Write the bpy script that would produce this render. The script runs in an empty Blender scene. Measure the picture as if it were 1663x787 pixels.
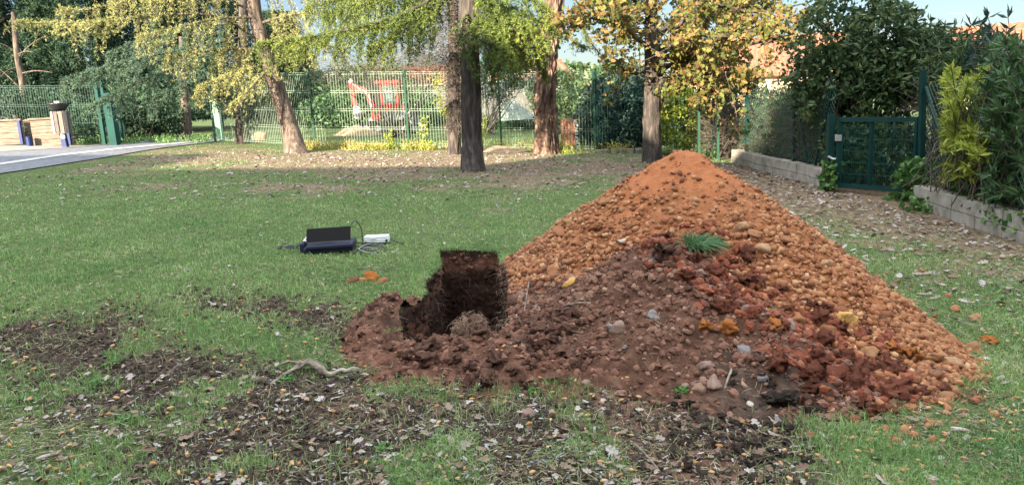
import bpy, bmesh, math, random
import numpy as np
from mathutils import Matrix, Vector
random.seed(7)
RNG = np.random.default_rng(7)
C = bpy.context.scene.collection
sc = bpy.context.scene
# ------------------------------------------------------------------ camera
FPX = 1200.; PITCH = math.radians(11.3); ROLL = 0.05; CAMH = 1.35
F_ = np.array([0, math.cos(PITCH), -math.sin(PITCH)])
R0 = np.array([1., 0, 0]); U0 = np.array([0, math.sin(PITCH), math.cos(PITCH)])
U_ = U0*math.cos(ROLL)+R0*math.sin(ROLL); R_ = R0*math.cos(ROLL)-U0*math.sin(ROLL)
CP = np.array([0, 0, CAMH])
cd = bpy.data.cameras.new('camera'); cam = bpy.data.objects.new('camera', cd); C.objects.link(cam)
cd.sensor_width = 36; cd.lens = FPX/1663*36; cd.clip_end = 2000; cd.clip_start = .05
M = Matrix.Identity(4)
for i in range(3):
    M[i][0] = R_[i]; M[i][1] = U_[i]; M[i][2] = -F_[i]; M[i][3] = CP[i]
cam.matrix_world = M; sc.camera = cam
# ------------------------------------------------------------------ light
SUN_EL = 20.; SUN_AZ = 36.      # light travels toward (sin az, cos az)
w = bpy.data.worlds.new('World'); sc.world = w; w.use_nodes = True
nt = w.node_tree; bg = nt.nodes['Background']
sky = nt.nodes.new('ShaderNodeTexSky'); sky.sky_type = 'NISHITA'; sky.sun_disc = False
sky.sun_elevation = math.radians(SUN_EL); sky.sun_rotation = math.radians(180+SUN_AZ)
sky.air_density = 1.0; sky.dust_density = .4; sky.ozone_density = 1.0
hs = nt.nodes.new('ShaderNodeHueSaturation'); hs.inputs['Saturation'].default_value = 1.5
gm = nt.nodes.new('ShaderNodeGamma'); gm.inputs[1].default_value = .5      # evens the horizon out against the zenith
nt.links.new(sky.outputs[0], gm.inputs[0]); nt.links.new(gm.outputs[0], hs.inputs['Color']); 
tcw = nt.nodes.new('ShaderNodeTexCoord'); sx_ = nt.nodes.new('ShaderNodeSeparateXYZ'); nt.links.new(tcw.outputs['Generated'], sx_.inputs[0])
mrw = nt.nodes.new('ShaderNodeMapRange'); mrw.inputs[1].default_value = .30; mrw.inputs[2].default_value = .80; mrw.inputs[3].default_value = .78; mrw.inputs[4].default_value = 7.6   # overhead sky boosted, out of view, to brighten the shaded lawn
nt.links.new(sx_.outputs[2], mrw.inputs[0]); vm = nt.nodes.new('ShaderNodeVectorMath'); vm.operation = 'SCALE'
bw = nt.nodes.new('ShaderNodeRGBToBW'); nt.links.new(gm.outputs[0], bw.inputs[0])
wm_ = nt.nodes.new('ShaderNodeVectorMath'); wm_.operation = 'MULTIPLY'; wm_.inputs[1].default_value = (.97, 1.0, 1.03); nt.links.new(bw.outputs[0], wm_.inputs[0])
mf = nt.nodes.new('ShaderNodeMapRange'); mf.inputs[1].default_value = .28; mf.inputs[2].default_value = .5; nt.links.new(sx_.outputs[2], mf.inputs[0])
mc = nt.nodes.new('ShaderNodeMix'); mc.data_type = 'RGBA'; nt.links.new(mf.outputs[0], mc.inputs[0]); tn = nt.nodes.new('ShaderNodeVectorMath'); tn.operation = 'MULTIPLY'; tn.inputs[1].default_value = (.84, .97, 1.16); nt.links.new(hs.outputs[0], tn.inputs[0]); nt.links.new(tn.outputs[0], mc.inputs[6]); nt.links.new(wm_.outputs[0], mc.inputs[7])
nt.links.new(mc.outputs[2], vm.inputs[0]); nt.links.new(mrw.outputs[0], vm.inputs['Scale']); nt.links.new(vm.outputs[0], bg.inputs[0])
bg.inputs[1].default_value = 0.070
sd = bpy.data.lights.new('sun', 'SUN'); sun = bpy.data.objects.new('sun', sd); C.objects.link(sun)
sd.energy = 4.3; sd.angle = math.radians(.5); sd.color = (1, .85, .64)
dv = Vector((math.sin(math.radians(SUN_AZ))*math.cos(math.radians(SUN_EL)), math.cos(math.radians(SUN_AZ))*math.cos(math.radians(SUN_EL)), -math.sin(math.radians(SUN_EL))))
sun.rotation_euler = dv.to_track_quat('-Z', 'Y').to_euler()
sc.view_settings.view_transform = 'Standard'; sc.view_settings.look = 'None'
sc.view_settings.exposure = 2.65; sc.view_settings.gamma = 1
sc.cycles.max_bounces = 5; sc.cycles.diffuse_bounces = 3; sc.cycles.glossy_bounces = 2
sc.cycles.transmission_bounces = 3; sc.cycles.transparent_max_bounces = 4
# ------------------------------------------------------------------ maths helpers
def ray(px, py): return F_+(px-831.5)/FPX*R_-(py-393.5)/FPX*U_
NRM = np.array([math.tan(ROLL), 0, 1.])
def G(px, py, h=0.):
    """where the line of sight through a photo pixel meets the (tilted) lawn plane + h"""
    d = ray(px, py); return CP+d*((h-NRM@CP)/(NRM@d))
def at(px, py, Y):
    d = ray(px, py); return CP+d*(Y/d[1])
def proj(P):
    d = P-CP; z = d@F_
    z = np.where(z < .05, .05, z)
    return 831.5+FPX*(d@R_)/z, 393.5-FPX*(d@U_)/z
def sstep(a, b, x):
    t = np.clip((x-a)/(b-a), 0, 1); return t*t*(3-2*t)
_T = np.random.default_rng(99).random((64, 64, 64))
def n3(x, y, z=0., s=1.):
    x = np.asarray(x, float)/s+100.3; y = np.asarray(y, float)/s+57.7; z = np.asarray(z, float)/s+11.1+x*0
    xi, yi, zi = np.floor(x).astype(int), np.floor(y).astype(int), np.floor(z).astype(int)
    u, v, q = x-xi, y-yi, z-zi
    u = u*u*(3-2*u); v = v*v*(3-2*v); q = q*q*(3-2*q)
    def t(a, b, c): return _T[(xi+a) & 63, (yi+b) & 63, (zi+c) & 63]
    r = 0
    for a, wa in ((0, 1-u), (1, u)):
        for b, wb in ((0, 1-v), (1, v)):
            for c, wc in ((0, 1-q), (1, q)):
                r = r+wa*wb*wc*t(a, b, c)
    return r*2-1
def fbm(x, y, z=0., s=1., o=4, g=.5):
    r = 0; a = 1; tot = 0
    for i in range(o):
        r = r+a*n3(x, y, np.asarray(z)+i*7.3*s, s); tot += a; a *= g; s *= .5
    return r/tot
def gz(x, y):
    """height of the lawn"""
    x = np.asarray(x, float); y = np.asarray(y, float)
    b = -math.tan(ROLL)*40*np.tanh(x/40)
    b = b+fbm(x, y, 0, 1.6, 3)*.018*sstep(0, 2, y)
    b = b-1.6*sstep(32, 60, y)
    return b
# ------------------------------------------------------------------ object helpers
def tag(o, label=None, cat=None, group=None, kind=None):
    if label: o['label'] = label
    if cat: o['category'] = cat
    if group: o['group'] = group
    if kind: o['kind'] = kind
    return o
def empty(name, loc, label, cat, group=None):
    o = bpy.data.objects.new(name, None); C.objects.link(o); o.location = [float(v) for v in loc]
    o.empty_display_size = .1
    return tag(o, label, cat, group)
def mesh_np(name, V, parts, smooth=False):
    """parts: list of int arrays (M,k)"""
    me = bpy.data.meshes.new(name); V = np.asarray(V, np.float32)
    parts = [np.asarray(p, np.int32) for p in parts if len(p)]
    me.vertices.add(len(V)); me.vertices.foreach_set('co', V.ravel())
    nl = sum(p.size for p in parts); nf = sum(len(p) for p in parts)
    me.loops.add(nl); me.polygons.add(nf)
    me.loops.foreach_set('vertex_index', np.concatenate([p.ravel() for p in parts]))
    tot = np.concatenate([np.full(len(p), p.shape[1], np.int32) for p in parts])
    st = np.concatenate([[0], np.cumsum(tot)[:-1]]).astype(np.int32)
    me.polygons.foreach_set('loop_start', st); me.polygons.foreach_set('loop_total', tot)
    me.polygons.foreach_set('use_smooth', np.full(nf, bool(smooth)))
    me.update(calc_edges=True); me.validate()
    return me
def obj(name, me, mat, parent=None, world=True):
    o = bpy.data.objects.new(name, me); C.objects.link(o)
    if mat and not me.materials: me.materials.append(mat)
    if parent:
        o.parent = parent
        if world: o.matrix_parent_inverse = parent_inv(parent)
    return o
def parent_inv(p):
    if p.parent is not None: return Matrix.Identity(4)      # parts are modelled in world space
    return Matrix.LocRotScale(p.location, p.rotation_euler, p.scale).inverted()
class MB:
    """collects shapes for ONE mesh (vertices in world space)"""
    def __init__(s): s.V = []; s.P = {}; s.n = 0
    def add(s, V, *parts):
        V = np.asarray(V, float).reshape(-1, 3); s.V.append(V)
        for p in parts:
            p = np.asarray(p, int)
            if len(p): s.P.setdefault(p.shape[1], []).append(p+s.n)
        s.n += len(V); return s
    def box(s, c, size, rz=0., ry=0., rx=0.):
        x, y, z = [v/2 for v in size]
        V = np.array([[a*x, b*y, q*z] for a in (-1, 1) for b in (-1, 1) for q in (-1, 1)])
        m = np.array(Matrix.Rotation(rz, 3, 'Z') @ Matrix.Rotation(ry, 3, 'Y') @ Matrix.Rotation(rx, 3, 'X'))
        return s.add(V@m.T+np.array(c), [[0, 1, 3, 2], [4, 6, 7, 5], [0, 4, 5, 1], [2, 3, 7, 6], [0, 2, 6, 4], [1, 5, 7, 3]])
    def beam(s, a, b, wx, wy=None):
        """square bar from a to b"""
        a = np.array(a, float); b = np.array(b, float); wy = wy or wx
        d = b-a; d = d/np.linalg.norm(d); up = np.array([0, 0, 1.]) if abs(d[2]) < .9 else np.array([0, 1., 0])
        u = np.cross(d, up); u /= np.linalg.norm(u); v = np.cross(u, d)
        V = [p+u*i*wx/2+v*j*wy/2 for p in (a, b) for i, j in ((-1, -1), (1, -1), (1, 1), (-1, 1))]
        return s.add(V, [[0, 1, 5, 4], [1, 2, 6, 5], [2, 3, 7, 6], [3, 0, 4, 7], [3, 2, 1, 0], [4, 5, 6, 7]])
    def tube(s, pts, rad, n=8, cap=True):
        V, Q, caps = tube(pts, rad, n)
        s.add(V, Q)
        if cap:
            k = s.n-len(V)
            for ring, rev in ((0, True), (len(pts)-1, False)):
                c = V[ring*n:(ring+1)*n].mean(0); idx = np.arange(n)+ring*n
                T = np.stack([idx, np.roll(idx, -1), np.full(n, len(V))], 1)
                s.add(np.vstack([V[ring*n:(ring+1)*n], c]), [[i, (i+1) % n, n] if not rev else [(i+1) % n, i, n] for i in range(n)])
        return s
    def mesh(s, name, smooth=False):
        return mesh_np(name, np.vstack(s.V), [np.vstack(p) for p in s.P.values()], smooth)
    def build(s, name, mat, parent=None, smooth=False):
        return obj(name, s.mesh(name, smooth), mat, parent)
def tube(pts, rad, n=8):
    pts = np.asarray(pts, float); rad = np.broadcast_to(rad, len(pts)) if np.ndim(rad) < 1 else np.asarray(rad, float)
    d = np.gradient(pts, axis=0); d /= np.linalg.norm(d, axis=1)[:, None]+1e-9
    up = np.array([0, 0, 1.]) if abs(d[:, 2]).mean() < .8 else np.array([0, 1., 0])
    u = np.cross(d, up); u /= np.linalg.norm(u, axis=1)[:, None]+1e-9; v = np.cross(d, u)
    a = np.arange(n)/n*2*np.pi
    V = (pts[:, None]+rad[:, None, None]*(np.cos(a)[None, :, None]*u[:, None]+np.sin(a)[None, :, None]*v[:, None])).reshape(-1, 3)
    i = np.arange(len(pts)-1)[:, None]*n; j = np.arange(n)[None]; j2 = (j+1) % n
    Q = np.stack([i+j, i+j2, i+n+j2, i+n+j], -1).reshape(-1, 4)
    return V, Q, None
def spline(P, n):
    P = np.asarray(P, float); t = np.linspace(0, len(P)-1, n); i = np.clip(t.astype(int), 0, len(P)-2); u = (t-i)[:, None]
    g = lambda k: P[np.clip(k, 0, len(P)-1)]
    a, b, c, d = g(i-1), g(i), g(i+1), g(i+2)
    return .5*((2*b)+(-a+c)*u+(2*a-5*b+4*c-d)*u**2+(-a+3*b-3*c+d)*u**3)
def rotmats(n, rng=RNG, tilt=None):
    """random rotations; tilt = max lean of local z from world z (None: any)"""
    az = rng.random(n)*2*np.pi
    if tilt is None:
        q = rng.normal(size=(n, 4)); q /= np.linalg.norm(q, axis=1)[:, None]
        a, b, c, d = q.T
        return np.stack([np.stack([1-2*(c*c+d*d), 2*(b*c-a*d), 2*(b*d+a*c)], 1), np.stack([2*(b*c+a*d), 1-2*(b*b+d*d), 2*(c*d-a*b)], 1), np.stack([2*(b*d-a*c), 2*(c*d+a*b), 1-2*(b*b+c*c)], 1)], 1)
    ti = rng.random(n)*tilt; ta = rng.random(n)*2*np.pi
    cz, sz = np.cos(az), np.sin(az)
    Z = np.zeros(n); O = np.ones(n)
    Rz = np.stack([np.stack([cz, -sz, Z], 1), np.stack([sz, cz, Z], 1), np.stack([Z, Z, O], 1)], 1)
    kx, ky = np.cos(ta), np.sin(ta); c, s_ = np.cos(ti), np.sin(ti); v = 1-c
    Rt = np.stack([np.stack([c+kx*kx*v, kx*ky*v, ky*s_], 1), np.stack([kx*ky*v, c+ky*ky*v, -kx*s_], 1), np.stack([-ky*s_, kx*s_, c], 1)], 1)
    return Rt@Rz
def inst(V, Fs, Rm, S, P):
    """stamp template V,Fs at positions P with rotations Rm and scales S (N,3)"""
    V = np.asarray(V, float); n = len(P); S = np.asarray(S, float)
    if S.ndim == 1: S = S[:, None]*np.ones(3)
    W = np.einsum('nij,nvj->nvi', Rm, V[None]*S[:, None])+np.asarray(P)[:, None]
    off = (np.arange(n)*len(V))[:, None, None]
    return W.reshape(-1, 3), (np.asarray(Fs)[None]+off).reshape(-1, len(Fs[0]))
def ico(sub, seed=0, rough=.15, freq=1.3):
    bm = bmesh.new(); bmesh.ops.create_icosphere(bm, subdivisions=sub, radius=1)
    V = np.array([v.co[:] for v in bm.verts]); T = np.array([[v.index for v in f.verts] for f in bm.faces]); bm.free()
    k = seed*13.7
    V = V*(1+rough*fbm(V[:, 0]+k, V[:, 1]+k, V[:, 2], 1/freq, 3)[:, None]*1.6)
    return V, T
# ------------------------------------------------------------------ materials
MATS = {}
def mat(name, cols, scale=6., rough=.85, bump=0., bscale=None, island=0., trans=0., metal=0., stretch=None, detail=6., hi=None, spec=.3):
    """noise-driven ramp over cols; island = brightness/tint variation per loose piece"""
    m = bpy.data.materials.new(name); m.use_nodes = True; t = m.node_tree; N = t.nodes; L = t.links
    b = N['Principled BSDF']; out = N['Material Output']
    tc = N.new('ShaderNodeTexCoord'); mp = N.new('ShaderNodeMapping'); L.new(tc.outputs['Object'], mp.inputs[0])
    if stretch: mp.inputs['Scale'].default_value = stretch
    nz = N.new('ShaderNodeTexNoise'); nz.inputs['Scale'].default_value = scale; nz.inputs['Detail'].default_value = detail; nz.inputs['Roughness'].default_value = .6
    L.new(mp.outputs[0], nz.inputs['Vector'])
    rp = N.new('ShaderNodeValToRGB'); e = rp.color_ramp.elements
    fac = nz.outputs['Fac']; lo, hi_ = .32, .68
    if island:
        ge = N.new('ShaderNodeNewGeometry'); mx = N.new('ShaderNodeMix'); mx.data_type = 'FLOAT'; mx.inputs[0].default_value = island
        mr = N.new('ShaderNodeMapRange'); mr.inputs[1].default_value = .3; mr.inputs[2].default_value = .7; L.new(fac, mr.inputs[0])
        oi = N.new('ShaderNodeObjectInfo'); ad = N.new('ShaderNodeMath'); L.new(ge.outputs['Random Per Island'], ad.inputs[0]); L.new(oi.outputs['Random'], ad.inputs[1])
        fr = N.new('ShaderNodeMath'); fr.operation = 'FRACT'; L.new(ad.outputs[0], fr.inputs[0])
        L.new(mr.outputs[0], mx.inputs[2]); L.new(fr.outputs[0], mx.inputs[3]); fac = mx.outputs[0]; lo, hi_ = 0.05, .95
    L.new(fac, rp.inputs[0])
    k = len(cols)
    for i, c in enumerate(cols):
        p = lo+(hi_-lo)*(i/(k-1) if k > 1 else 0)
        el = e[i] if i < 2 else e.new(p)
        el.position = p; el.color = (*c, 1)
    if k == 1: e.remove(e[1])
    L.new(rp.outputs[0], b.inputs['Base Color'])
    b.inputs['Roughness'].default_value = rough; b.inputs['Metallic'].default_value = metal
    b.inputs['Specular IOR Level'].default_value = spec
    if bump:
        n2 = N.new('ShaderNodeTexNoise'); n2.inputs['Scale'].default_value = bscale or scale*4; n2.inputs['Detail'].default_value = 5
        L.new(mp.outputs[0], n2.inputs['Vector'])
        bp = N.new('ShaderNodeBump'); bp.inputs['Strength'].default_value = 1; bp.inputs['Distance'].default_value = bump
        L.new(n2.outputs['Fac'], bp.inputs['Height']); L.new(bp.outputs[0], b.inputs['Normal'])
    if trans:
        tr = N.new('ShaderNodeBsdfTranslucent'); L.new(rp.outputs[0], tr.inputs[0]); ms = N.new('ShaderNodeMixShader'); ms.inputs[0].default_value = trans
        L.new(b.outputs[0], ms.inputs[1]); L.new(tr.outputs[0], ms.inputs[2]); L.new(ms.outputs[0], out.inputs[0])
    MATS[name] = m
    return m
grassM = mat('grass blades', [(.065, .145, .05), (.14, .27, .09), (.25, .38, .13), (.48, .50, .32)], 1.3, .6, island=.5, trans=.3)
cedarY = mat('cedar needles', [(.11, .14, .055), (.31, .32, .12), (.52, .50, .21)], 1.2, .7, island=.5, trans=.3)
cedarD = mat('deodar needles', [(.04, .08, .025), (.11, .16, .035), (.28, .32, .06)], 1.0, .7, island=.5, trans=.3)
darkConM = mat('dark conifer needles', [(.02, .045, .025), (.035, .075, .04), (.06, .11, .055)], .8, .8, island=.5, trans=.15)
blueCedM = mat('blue green needles', [(.05, .09, .06), (.08, .14, .09), (.13, .20, .12)], 1.0, .7, island=.5, trans=.2)
oakLeafM = mat('autumn oak leaves', [(.04, .065, .02), (.09, .12, .03), (.18, .165, .04), (.21, .125, .045), (.11, .06, .03)], .9, .6, island=.75, trans=.35)
laurelM = mat('laurel leaves', [(.018, .042, .018), (.036, .075, .028), (.062, .105, .04), (.14, .165, .05)], 1.2, .4, island=.7, trans=.25)
blueBushM = mat('blue green bush leaves', [(.014, .036, .03), (.03, .068, .055), (.055, .10, .08)], 1.5, .5, island=.6, trans=.2)
yellowM = mat('yellow green leaves', [(.14, .20, .03), (.27, .33, .05), (.42, .44, .09)], 1.5, .5, island=.6, trans=.35)
tuftM = mat('bluish grass tuft', [(.05, .12, .05), (.09, .19, .08), (.15, .27, .12)], 3, .6, island=.8, trans=.2)
darkLeafM = mat('oleander leaves', [(.025, .06, .025), (.05, .11, .04), (.09, .16, .06)], 1.5, .45, island=.6, trans=.2)
ivyM = mat('ivy leaves', [(.035, .09, .025), (.07, .16, .04), (.14, .25, .06)], 2, .4, island=.6, trans=.25)
twigM = mat('twigs', [(.05, .04, .032), (.13, .105, .085)], 5, .9, island=.4)
barkM = mat('grey brown bark', [(.035, .028, .024), (.09, .07, .058), (.19, .15, .12)], 14, .95, .02, 30, stretch=(1, 1, .22))
pineBarkM = mat('pine bark', [(.03, .018, .014), (.11, .07, .052), (.26, .18, .135)], 9, .95, .07, 22, stretch=(1, 1, .2))
darkBarkM = mat('dark bark', [(.02, .018, .017), (.05, .042, .038), (.11, .09, .08)], 14, .95, .025, 30, stretch=(1, 1, .25))
deadM = mat('dry weeds', [(.22, .17, .06), (.38, .32, .10), (.40, .42, .12)], 3, .8, island=.7, trans=.3)
greenMet = mat('green painted steel', [(.004, .040, .036), (.007, .058, .050)], 3, .6, spec=.15)
greenPost = mat('fence post green', [(.02, .06, .04), (.03, .08, .05)], 3, .6, spec=.15)
darkGreenMet = mat('dark green painted steel', [(.003, .024, .024), (.006, .038, .035)], 3, .5, spec=.2)
wireM = mat('pale green fence wire', [(.13, .19, .14), (.20, .27, .205)], 2, .45, spec=.5)
wireD = mat('dark green fence wire', [(.008, .045, .038), (.012, .06, .05)], 2, .5)
paleGreenMet = mat('sun bleached green steel', [(.22, .42, .28), (.28, .5, .34)], 2, .5)
chainM = mat('green chain link wire', [(.04, .08, .06), (.06, .11, .085)], 2, .5)
concM = mat('concrete blocks', [(.15, .14, .115), (.25, .235, .20), (.34, .32, .28)], 5, .9, .004, 60)
asphM = mat('asphalt', [(.09, .10, .12), (.13, .14, .165), (.17, .18, .20)], 8, .9, .004, 200)
kerbM = mat('pale kerb', [(.33, .33, .34), (.44, .44, .45)], 10, .9)
paveM = mat('beige pavement', [(.17, .155, .14), (.25, .23, .21)], 4, .9)
woodM = mat('weathered planks', [(.08, .062, .048), (.145, .115, .09), (.22, .18, .145)], 5, .8, .003, 30, stretch=(1, 1, 8))
slatM = mat('grey brown slats', [(.06, .05, .05), (.13, .11, .10)], 8, .7, stretch=(8, 8, 1))
slatL = mat('pale slats', [(.20, .175, .15), (.31, .28, .25)], 8, .7, stretch=(8, 8, 1))
blueM = mat('blue paint', [(.008, .02, .09), (.012, .03, .13)], 5, .5)
blackM = mat('black plastic', [(.012, .012, .014)], 5, .35, spec=.5)
navyM = mat('navy nylon', [(.008, .010, .028), (.014, .018, .045)], 60, .75, .001, 300)
greyPl = mat('pale grey plastic', [(.62, .64, .64), (.68, .70, .70)], 5, .4)
screenM = mat('laptop lid', [(.004, .004, .005)], 5, .6, spec=.08)
whiteBoxM = mat('white plastic', [(.58, .64, .66), (.66, .72, .74)], 5, .4)
boxLidM = mat('white lid', [(.68, .74, .76), (.74, .8, .82)], 5, .35)
redM = mat('red paint', [(.42, .03, .03), (.58, .05, .04)], 3, .45, spec=.5)
steelM = mat('grey steel', [(.12, .13, .14), (.26, .27, .28)], 5, .6)
galvM = mat('galvanised steel', [(.5, .5, .5), (.62, .62, .62)], 5, .35, metal=.6)
glassM = mat('cab glass', [(.10, .13, .13)], 5, .3, spec=.3)
sandM = mat('sand', [(.17, .125, .08), (.26, .20, .13)], 9, .95, .01, 40)
whiteWall = mat('white render', [(.40, .39, .37), (.50, .49, .46)], 1.5, .9)
creamWall = mat('cream render', [(.34, .27, .20), (.42, .35, .27)], 1.5, .9)
greyWall = mat('grey render', [(.07, .072, .07), (.13, .13, .125)], 1.5, .9)
tileM = mat('terracotta tiles', [(.12, .042, .024), (.20, .085, .05), (.30, .15, .095)], 7, .85)
tarpM = mat('pale tarpaulin', [(.42, .5, .46), (.5, .58, .54)], 2, .5)
plankRed = mat('red brown boards', [(.2, .09, .06), (.3, .15, .1)], 6, .8)
potM = mat('terracotta pot', [(.3, .15, .1), (.4, .2, .14)], 6, .8)
# stones and soils
orangeSt = mat('dusty orange pebbles', [(.12, .045, .022), (.235, .095, .044), (.30, .135, .064), (.34, .18, .09)], 5, .9, .004, 60, island=.8)
tanSt = mat('tan pebbles', [(.20, .085, .038), (.33, .17, .08), (.44, .29, .17)], 5, .85, .004, 60, island=.7)
brownSt = mat('brown pebbles', [(.11, .055, .035), (.2, .11, .075), (.3, .19, .14)], 5, .85, .004, 60, island=.8)
redClod = mat('red clay', [(.10, .03, .018), (.18, .055, .03), (.26, .085, .045)], 9, .95, .012, 35, island=.4)
orangeClod = mat('orange clay', [(.42, .13, .03), (.62, .24, .06)], 9, .95, .012, 35)
yellowSt = mat('yellow broken stone', [(.48, .24, .06), (.66, .42, .15)], 4, .8, .006, 30)
whiteSt = mat('pale stone', [(.42, .38, .33), (.6, .56, .5)], 5, .75, .004, 40)
greySt = mat('grey stone', [(.16, .14, .14), (.27, .25, .25)], 5, .75, .004, 40)
pinkSt = mat('pinkish cobble', [(.22, .14, .11), (.33, .23, .19)], 5, .8, .004, 40)
darkClod = mat('dark clods', [(.02, .015, .012), (.05, .036, .028), (.10, .073, .056)], 9, .97, .01, 60, island=.6)
darkClodR = mat('rooty clod', [(.06, .035, .025), (.12, .07, .05), (.20, .13, .09)], 20, .97, .012, 50)
redBrClod = mat('red brown clods', [(.08, .038, .026), (.145, .07, .048), (.21, .115, .08)], 9, .97, .01, 60, island=.6)
leafDry = mat('dry oak leaf', [(.06, .035, .025), (.13, .085, .06), (.20, .15, .115), (.30, .26, .23), (.38, .36, .36)], 12, .8, island=.8, trans=.1)
acornM = mat('acorn', [(.26, .12, .04), (.40, .22, .09), (.46, .31, .16)], 8, .5, island=.8)
barkBit = mat('grey bark bits', [(.10, .10, .11), (.22, .22, .24), (.34, .34, .37)], 12, .85, island=.8)
strawM = mat('dead grass fibres', [(.10, .075, .05), (.22, .18, .12), (.36, .30, .22)], 6, .9, island=.8)
strawGM = mat('dry lawn blades', [(.14, .17, .07), (.28, .29, .15), (.42, .41, .27)], 3, .8, island=.8, trans=.2)
rootM = mat('roots', [(.10, .065, .045), (.28, .20, .15)], 6, .9, island=.8)
weedM = mat('weed leaves', [(.05, .14, .03), (.10, .26, .05)], 6, .5, island=.6, trans=.3)
branchM = mat('bleached dead wood', [(.05, .038, .03), (.19, .16, .13), (.42, .38, .33)], 16, .9, .012, 60, stretch=(.4, 1, 1))

def soil_mat(name, layers, bumpd=.01, bscale=45):
    """base colour ramp, then (attribute, ramp colours) layers blended with a noisy edge"""
    m = bpy.data.materials.new(name); m.use_nodes = True; t = m.node_tree; N = t.nodes; L = t.links; b = N['Principled BSDF']
    tc = N.new('ShaderNodeTexCoord')
    def noise(s, d=6, r=.65):
        n = N.new('ShaderNodeTexNoise'); n.inputs['Scale'].default_value = s; n.inputs['Detail'].default_value = d; n.inputs['Roughness'].default_value = r
        L.new(tc.outputs['Object'], n.inputs['Vector']); return n.outputs['Fac']
    cur = None
    edge = noise(9, 6, .75)
    for i, (attr, cols, s) in enumerate(layers):
        rp = N.new('ShaderNodeValToRGB'); e = rp.color_ramp.elements
        for k, c in enumerate(cols):
            p = .3+.4*k/(len(cols)-1); el = e[k] if k < 2 else e.new(p); el.position = p; el.color = (*c, 1)
        L.new(noise(s), rp.inputs[0])
        if attr is None: cur = rp.outputs[0]; continue
        at_ = N.new('ShaderNodeAttribute'); at_.attribute_name = attr
        a = N.new('ShaderNodeMath'); a.operation = 'MULTIPLY_ADD'; a.inputs[1].default_value = 1.6; a.inputs[2].default_value = -.8
        L.new(edge, a.inputs[0])
        ad = N.new('ShaderNodeMath'); ad.operation = 'ADD'; L.new(a.outputs[0], ad.inputs[0]); L.new(at_.outputs['Fac'], ad.inputs[1])
        mr = N.new('ShaderNodeMapRange'); mr.inputs[1].default_value = .38; mr.inputs[2].default_value = .62; L.new(ad.outputs[0], mr.inputs[0])
        mx = N.new('ShaderNodeMix'); mx.data_type = 'RGBA'; L.new(mr.outputs[0], mx.inputs[0]); L.new(cur, mx.inputs[6]); L.new(rp.outputs[0], mx.inputs[7]); cur = mx.outputs[2]
    L.new(cur, b.inputs['Base Color']); b.inputs['Roughness'].default_value = .97; b.inputs['Specular IOR Level'].default_value = .15
    bp = N.new('ShaderNodeBump'); bp.inputs['Distance'].default_value = bumpd; bp.inputs['Strength'].default_value = 1
    L.new(noise(bscale, 6, .7), bp.inputs['Height']); L.new(bp.outputs[0], b.inputs['Normal'])
    return m
groundM = soil_mat('lawn ground', [
    (None, [(.035, .05, .022), (.07, .10, .035), (.11, .15, .055)], 16),
    ('litter', [(.085, .06, .04), (.16, .115, .075), (.27, .205, .14)], 26),
    ('needles', [(.075, .055, .04), (.155, .115, .08), (.27, .21, .15)], 24),
    ('dirt', [(.018, .013, .011), (.048, .036, .029), (.10, .078, .062)], 30),
    ('red', [(.07, .034, .025), (.125, .065, .048), (.19, .11, .085)], 18)], .02, 30)
heapM = soil_mat('orange earth', [
    (None, [(.15, .055, .024), (.26, .105, .046), (.36, .165, .08)], 11),
    ('fine', [(.26, .09, .038), (.32, .12, .05), (.38, .155, .07)], 12),
    ('red', [(.10, .035, .022), (.17, .06, .036), (.24, .09, .05)], 14),
    ('dirt', [(.07, .035, .025), (.12, .06, .042), (.18, .09, .06)], 16)], .02, 30)
moundM = soil_mat('brown earth', [
    (None, [(.045, .023, .016), (.092, .047, .032), (.155, .085, .058)], 14),
    ('red', [(.085, .036, .025), (.14, .062, .042), (.20, .098, .066)], 14),
    ('dirt', [(.032, .021, .017), (.06, .04, .031), (.10, .07, .055)], 20)], .012, 40)
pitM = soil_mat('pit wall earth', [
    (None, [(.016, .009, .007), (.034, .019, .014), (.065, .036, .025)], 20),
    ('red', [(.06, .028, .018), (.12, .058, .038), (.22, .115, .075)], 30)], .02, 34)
def attr(me, name, val):
    a = me.attributes.new(name, 'FLOAT', 'POINT'); a.data.foreach_set('value', np.asarray(val, np.float32))
# ------------------------------------------------------------------ ground masks (laid out on the lawn plane)
def inpoly(x, y, P):
    P = np.asarray(P, float); r = np.zeros(np.shape(x), bool); j = len(P)-1
    for i in range(len(P)):
        xi, yi = P[i]; xj, yj = P[j]
        r ^= ((yi > y) != (yj > y)) & (x < (xj-xi)*(y-yi)/(yj-yi+1e-12)+xi); j = i
    return r
def pdist(x, y, P):
    P = np.asarray(P, float); d = np.full(np.shape(x), 1e9)
    for i in range(len(P)):
        a, b = P[i], P[(i+1) % len(P)]; e = b-a; t = np.clip(((x-a[0])*e[0]+(y-a[1])*e[1])/(e@e+1e-12), 0, 1)
        d = np.minimum(d, np.hypot(x-a[0]-t*e[0], y-a[1]-t*e[1]))
    return d
def GP(pts): return np.array([G(*p)[:2] for p in pts])
def soft(x, y, P, wd):
    s = pdist(x, y, P); s = np.where(inpoly(x, y, P), s, -s); return np.clip(.5+s/wd*.5, 0, 1)
PIT = GP([(708, 404), (760, 405), (812, 407), (820, 440), (828, 480), (830, 520), (824, 552), (790, 562), (740, 566), (692, 574), (655, 567), (643, 536), (655, 504), (688, 488), (684, 458), (712, 432)])
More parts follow.
